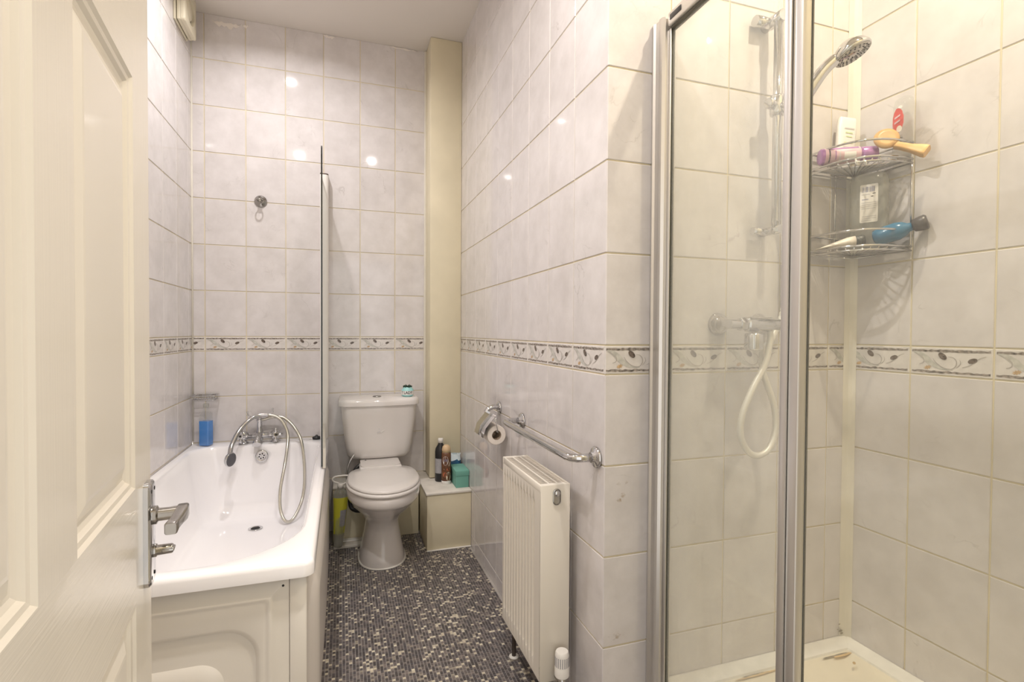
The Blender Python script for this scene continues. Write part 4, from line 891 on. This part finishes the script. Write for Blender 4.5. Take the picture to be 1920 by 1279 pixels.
mb = MB(); mb.lathe([(.019, -.028), (.021, -.022), (.021, .022), (.019, .028)], 'chrome', (rx_, ryy, 1.857), (0, 0, 1), 24); mb.lathe([(.012, 0), (.015, .01), (.015, .028), (.012, .032)], 'chrome', (rx_-.012, ryy, 1.857), (-1, -.2, 0), 18); mb.tube([(rx_, ryy, 1.857), (rx_+.012, ryy-.055, 1.825)], .014, 'chrome', 16); SA(mb.build('slider'))
hp = smoothpath([(1.208, 1.150, 1.765), (1.216, 1.140, 1.805), (1.238, 1.118, 1.862), (1.264, 1.096, 1.915), (1.290, 1.078, 1.946)], 8); n_ = len(hp)
mb = MB(); mb.tube(hp, [.0125+.0035*math.sin(PI*i/n_)+.003*i/n_ for i in range(n_)], 'chrome', 18)
hc = Vector((1.322, 1.055, 1.957)); hax = Vector((.26, -.32, -.90)).normalized()
mb.lathe([(.006, -.034), (.024, -.030), (.040, -.018), (.0475, -.004), (.048, .002), (.046, .006)], 'chrome', hc, hax, 36); hs2 = SA(mb.build('handset'))
mb = MB(); mb.lathe([(.0445, .005), (.0445, .0075), (.002, .008)], 'brushed', hc, hax, 36); q = mb.build('spray_face'); q.parent = hs2
mb = MB(); ua = hax.orthogonal().normalized(); ub = hax.cross(ua)
for rr_, k_ in ((.038, 20), (.029, 14), (.014, 6)):
    for k in range(k_): a = 2*PI*k/k_; mb.lathe([(.0022, 0), (.0016, .0018)], 'hole', hc+hax*.0078+(ua*math.cos(a)+ub*math.sin(a))*rr_, hax, 6)
q2 = mb.build('spray_nozzles'); q2.parent = q
# hose: from the valve down into a loop, crossing and up to the handset
hose = smoothpath([(1.185, vy_, vz_-.016), (1.185, vy_-.002, 1.17), (1.165, vy_-.004, 1.10), (1.122, vy_-.004, 1.03), (1.088, vy_-.002, .955), (1.086, vy_, .895), (1.112, vy_, .850), (1.150, vy_, .835), (1.192, vy_, .856), (1.214, vy_+.002, .910), (1.208, vy_+.004, .980), (1.176, vy_+.012, 1.075), (1.190, vy_+.030, 1.135), (1.245, YC-.022, 1.185), (1.283, YC-.022, 1.27), (1.287, YC-.024, 1.38), (1.284, YC-.040, 1.52), (1.262, YC-.07, 1.66), (1.215, 1.160, 1.735), (1.208, 1.150, 1.765)], 14)
mb = MB(); mb.tube(hose, [.0098 if i % 2 else .0080 for i in range(len(hose))], 'white_hose', 12); SA(mb.build('hose'))

# ------------------------------------------------------------------ corner caddy
cd = empty('shower_caddy', 'two-tier chrome wire corner caddy in the shower', 'caddy', (XS-.08, YC-.08, 1.45))
CA = lambda o: at(o, cd)
CR = .192
def arc(z, r=CR, ins=.010, n=20, e=.62):
    # front edge from back wall to side wall: fuller than a circle
    out = []
    for i in range(n+1):
        a = PI/2*i/n; c, s = math.cos(a), math.sin(a); out.append(Vector((XS-ins-(r-ins)*c**e, YC-ins-(r-ins)*s**e, z)))
    return out
for zf, zr2 in ((1.700, 1.748), (1.446, 1.492)):
    mb = MB()
    for z, rr_ in ((zr2, .0032), (zf, .0034), (zf-.012, .0026)):
        a_ = arc(z); loop = a_ + [Vector((XS-.012, YC-.012, z))]
        mb.tube(loop, rr_, 'chrome', 8, closed=True)
    CA(mb.build('shelf_frame')); mb = MB()
    for k in range(1, 18):
        t = k/18; f = .012+(CR-.02)*t
        # wires parallel to the diagonal front
        mb.tube([(XS-.012-f, YC-.012, zf-.003), (XS-.012, YC-.012-f, zf-.003)], .0021, 'chrome', 6)
    for k in range(1, 10):
        a = PI/2*k/10; c, s = math.cos(a), math.sin(a); mb.tube([(XS-.014, YC-.014, zf-.006), (XS-.01-(CR-.012)*c**.62, YC-.01-(CR-.012)*s**.62, zf-.006)], .0017, 'chrome', 6)
    CA(mb.build('shelf_wires'))
mb = MB()
for x, y in ((XS-CR+.002, YC-.011), (XS-.011, YC-CR+.002), (XS-.090, YC-.011), (XS-.011, YC-.090)):
    mb = MB(); mb.tube([(x, y, 1.446), (x, y, 1.748)], .0024, 'chrome', 8); CA(mb.build('upright'))
mb = MB(); hb = arc(1.700, n=20)[9]
for s in (-1, 1):
    q = hb+Vector((s*.012, -s*.004, -.004)); mb.tube(smoothpath([q, q+Vector((0, -.002, -.012)), q+Vector((-.006, -.010, -.020)), q+Vector((-.014, -.014, -.012))], 5), .0024, 'white_plastic', 8)
mb.tube([hb+Vector((-.012, .004, -.012)), hb+Vector((.012, -.004, -.012))], .0022, 'white_plastic', 8); CA(mb.build('razor_hook'))

def local(name, label, cat, loc, x_dir, z_dir=(0, 0, 1), group=None):
    x = Vector(x_dir).normalized(); z = Vector(z_dir); z = (z-x*z.dot(x)).normalized(); y = z.cross(x)
    m = Matrix(((x.x, y.x, z.x, loc[0]), (x.y, y.y, z.y, loc[1]), (x.z, y.z, z.z, loc[2]), (0, 0, 0, 1)))
    return empty(name, label, cat, matrix=m, group=group)
def part(mb, name, par, sharp=None):
    o = mb.build(name, sharp=sharp); o.parent = par; return o
# lying purple aerosol on the top shelf
PUS = 1.13
pu = local('aerosol_can', 'purple aerosol can lying on the top caddy shelf', 'spray can', (1.3860, 1.2080, 1.7285), (.150, -.088, .002)); pu.scale = (.93, PUS, PUS)
mb = MB(); mb.lathe([(.017, 0), (.0205, .003), (.0215, .012)], 'purple', axis=(1, 0, 0), n=28); mb.lathe([(.0215, .012), (.0215, .115)], 'pink', axis=(1, 0, 0), n=28, cap=False); mb.lathe([(.0215, .115), (.019, .122), (.0200, .124), (.0200, .163), (.0185, .166)], 'purple', axis=(1, 0, 0), n=28); can = part(mb, 'can', pu, 40)
mb = MB(); PK = 1.08
for x0, x1, a0, a1, m in ((.022, .026, -60, 40, 'ink'), (.040, .043, -40, 30, 'purple'), (.052, .055, -50, 35, 'ink_pale'), (.066, .100, -35, 10, 'label_white'), (.030, .110, 38, 62, 'purple')):
    mb.loft([[Vector((x, -.0217*math.cos(math.radians(a)), .0217*math.sin(math.radians(a)))) for a in [a0+(a1-a0)*i/6 for i in range(7)]] for x in (x0, x1)], m, False, False, closed=False)
q = part(mb, 'print', can)
# round wooden brush
br = local('wooden_brush', 'orange wooden bath brush with a round head on the top caddy shelf', 'brush', (1.514, 1.086, 1.745), (.022, -.074, -.040), (.2, .3, .9))
mb = MB(); mb.lathe([(.020, -.007), (.030, -.005), (.033, 0), (.030, .005), (.020, .007)], 'wood', (-.016, 0, .012), (.35, -1, .15), 30); part(mb, 'head', br)
mb = MB(); rg = []
for x, hy, hz in ((.018, .010, .010), (.030, .010, .0085), (.060, .0105, .010), (.092, .013, .0155), (.100, .013, .0155), (.102, .012, .0145)):
    rg.append([Vector((x, a, b-.002)) for a, b in rrect(-hy, hy, -hz, hz, min(hy, hz)*.5, 4)])
mb.loft(rg, 'wood'); part(mb, 'handle', br, 50)
# clear bottle with red label
rb = local('shower_gel_bottle', 'clear upright bottle with a red fruit label on the top caddy shelf', 'bottle', (XS-.024, 1.080, 1.7045), (.12, -1, 0)); rb.scale = (1.15, 1.1, 1.05)
mb = MB()
def ob(hx, hy, z): return [Vector((hx*math.cos(2*PI*i/28), hy*math.sin(2*PI*i/28), z)) for i in range(28)]
mb.loft([ob(.022, .013, 0), ob(.025, .015, .006), ob(.026, .016, .08), ob(.024, .015, .145), ob(.020, .012, .164), ob(.010, .008, .17)], 'clear'); part(mb, 'body', rb)
mb = MB(); fy = lambda x, z: -.0165*math.sqrt(max(0, 1-(x/.028)**2))-.0004
def flat(mb, pts, m, dy=0): mb.face([mb.bm.verts.new((x, fy(x, z)-dy, z)) for x, z in pts], m)
cxl = -.006
flat(mb, [(cxl+x, z) for x, z in [(.0135*math.cos(2*PI*i/24)*(1+.05*(i % 2)), .104+.034*math.sin(2*PI*i/24)*(1+.04*(i % 2))) for i in range(24)]], 'red'); lab = part(mb, 'red_label', rb)
mb = MB()
for a, b in ((.112, .119), (.098, .105)): flat(mb, [(cxl-.008, a-.002), (cxl+.006, a+.003), (cxl+.006, b+.001), (cxl-.008, b-.004)], 'pink', .0005)
flat(mb, [(cxl+x, z) for x, z in ellp(.004, .080, .0065, .009)], 'label_white', .0005); flat(mb, [(cxl+x, z) for x, z in ellp(-.007, .066, .003, .005)], 'green_dark', .0005)
add_text(mb, 'NATURAL', .0072, 'ink', lambda x, y: Vector((cxl+x*.8, fy(cxl+x*.8, 0)-.0006, .054+y)), .0003); add_text(mb, 'APPLE', .0095, 'ink', lambda x, y: Vector((cxl+x*.8, fy(cxl+x*.8, 0)-.0006, .045+y)), .0003)
flat(mb, [(cxl-.011, .060), (cxl+.011, .060), (cxl+.011, .0608), (cxl-.011, .0608)], 'ink', .0005); flat(mb, [(cxl-.011, .038), (cxl+.011, .038), (cxl+.011, .0388), (cxl-.011, .0388)], 'ink', .0005); flat(mb, [(cxl+x, z) for x, z in ellp(.006, .140, .005, .004)], 'label_white', .0003)
q = part(mb, 'print', lab)
# white bottle with pale green print, leaning in the corner
wbt = local('white_bottle', 'white bottle with pale green print leaning in the caddy corner', 'bottle', (XS-.088, YC-.036, 1.7045), (1, -.25, -.10), (.20, .0, 1))
mb = MB(); mb.loft([[Vector((x, y, z)) for x, y in rrect(-hx, hx, -hy, hy, hy*.9, 5)] for hx, hy, z in ((.016, .010, 0), (.018, .011, .018), (.026, .013, .026), (.029, .014, .06), (.030, .013, .125), (.030, .010, .158), (.027, .007, .166))], 'white_plastic'); part(mb, 'body', wbt, 60)
mb = MB()
for z, w, m in ((.128, .016, 'ink_pale'), (.114, .012, 'green_pale'), (.102, .010, 'green_pale'), (.082, .015, 'green_pale'), (.068, .017, 'ink_pale')):
    mb.face([mb.bm.verts.new((x, -.0146, zz)) for x, zz in ((-w, z-.0016), (w, z-.0016), (w, z+.0016), (-w, z+.0016))], m)
part(mb, 'print', wbt)
# clear upturned bottle with barcode label on the lower shelf
cl_ = local('clear_bottle', 'large clear bottle with a white barcode label between the caddy shelves', 'bottle', (1.538, 1.162, 1.4495), (.50, -1, 0))
mb = MB(); mb.loft([[Vector((x, y, z)) for x, y in rrect(-hx, hx, -hy, hy, hy*.8, 5)] for hx, hy, z in ((.045, .016, 0), (.049, .019, .006), (.050, .020, .10), (.050, .020, .205), (.046, .017, .224), (.030, .012, .231))], 'frost'); part(mb, 'body', cl_, 60)
mb = MB(); mb.prism(rrect(-.020, .026, .080, .195, .003, 3), -.0206, -.0211, 'label_white', frame=lambda a, b, c: Vector((a, c, b))); lab = part(mb, 'barcode_label', cl_)
mb = MB(); rnd = random.Random(8); x = -.014
while x < .018:
    w = rnd.choice((.0008, .0014, .0022)); mb.face([mb.bm.verts.new(p) for p in ((x, -.0214, .172), (x+w, -.0214, .172), (x+w, -.0214, .188), (x, -.0214, .188))], 'ink_blue'); x += w+rnd.choice((.0008, .0012, .0026))
for z, a, b, m in ((.165, -.016, .006, 'ink_pale'), (.166, .012, .020, 'ink'), (.158, .008, .014, 'ink'), (.150, -.015, .002, 'ink_blue'), (.140, -.016, .022, 'ink_pale'), (.134, -.016, .022, 'ink_pale'), (.128, -.016, .022, 'ink_pale'), (.122, -.016, .020, 'ink_pale'), (.098, -.014, .022, 'ink_pale'), (.092, -.014, .022, 'ink_pale'), (.086, -.016, .010, 'ink_pale')):
    mb.face([mb.bm.verts.new(p) for p in ((a, -.0214, z-.0012), (b, -.0214, z-.0012), (b, -.0214, z+.0012), (a, -.0214, z+.0012))], m)
q = part(mb, 'print', lab)
# blue bottle with charcoal cap lying on the lower shelf
bl = local('blue_bottle', 'blue bottle with charcoal cap sticking out of the lower caddy shelf', 'bottle', (1.511, 1.116, 1.4765), (.045, -.085, .026))
mb = MB(); mb.lathe([(.010, -.010), (.022, -.006), (.0255, .01), (.0265, .050), (.022, .066), (.013, .078), (.0115, .088)], 'blue_bottle', axis=(1, 0, 0), n=26); part(mb, 'body', bl)
mb = MB(); mb.lathe([(.012, .086), (.018, .090), (.0215, .108), (.0215, .118), (.018, .122), (.014, .1215)], 'cap_dark', axis=(1, 0, 0), n=26); part(mb, 'cap', bl)
# cream tube with speckled cap
tb = local('toothpaste_tube', 'cream squeezed tube with a dark speckled cap on the lower caddy shelf', 'tube', (1.466, 1.150, 1.4680), (-.085, .062, -.006))
mb = MB(); rg = []
for x, hy, hz in ((0, .0165, .0165), (.02, .018, .015), (.05, .020, .010), (.08, .021, .0045), (.098, .021, .0012), (.105, .021, .001)):
    rg.append([Vector((x, hy*math.cos(2*PI*i/24), hz*math.sin(2*PI*i/24)-(.0165-hz)*.9)) for i in range(24)])
mb.loft(rg, 'tube'); bd = part(mb, 'body', tb)
mb = MB(); mb.loft([[Vector((x, y, z)) for x, z in ((.012, .0138), (.045, .0050), (.080, -.004))] for y in (-.004, .003)], 'tube_pink', False, False, closed=False); part(mb, 'stripe', bd)
mb = MB(); mb.lathe([(.0140, 0), (.0175, -.003), (.0185, -.016), (.0170, -.024), (.012, -.0245)], 'cap_speck', axis=(1, 0, 0), n=24); part(mb, 'cap', tb)
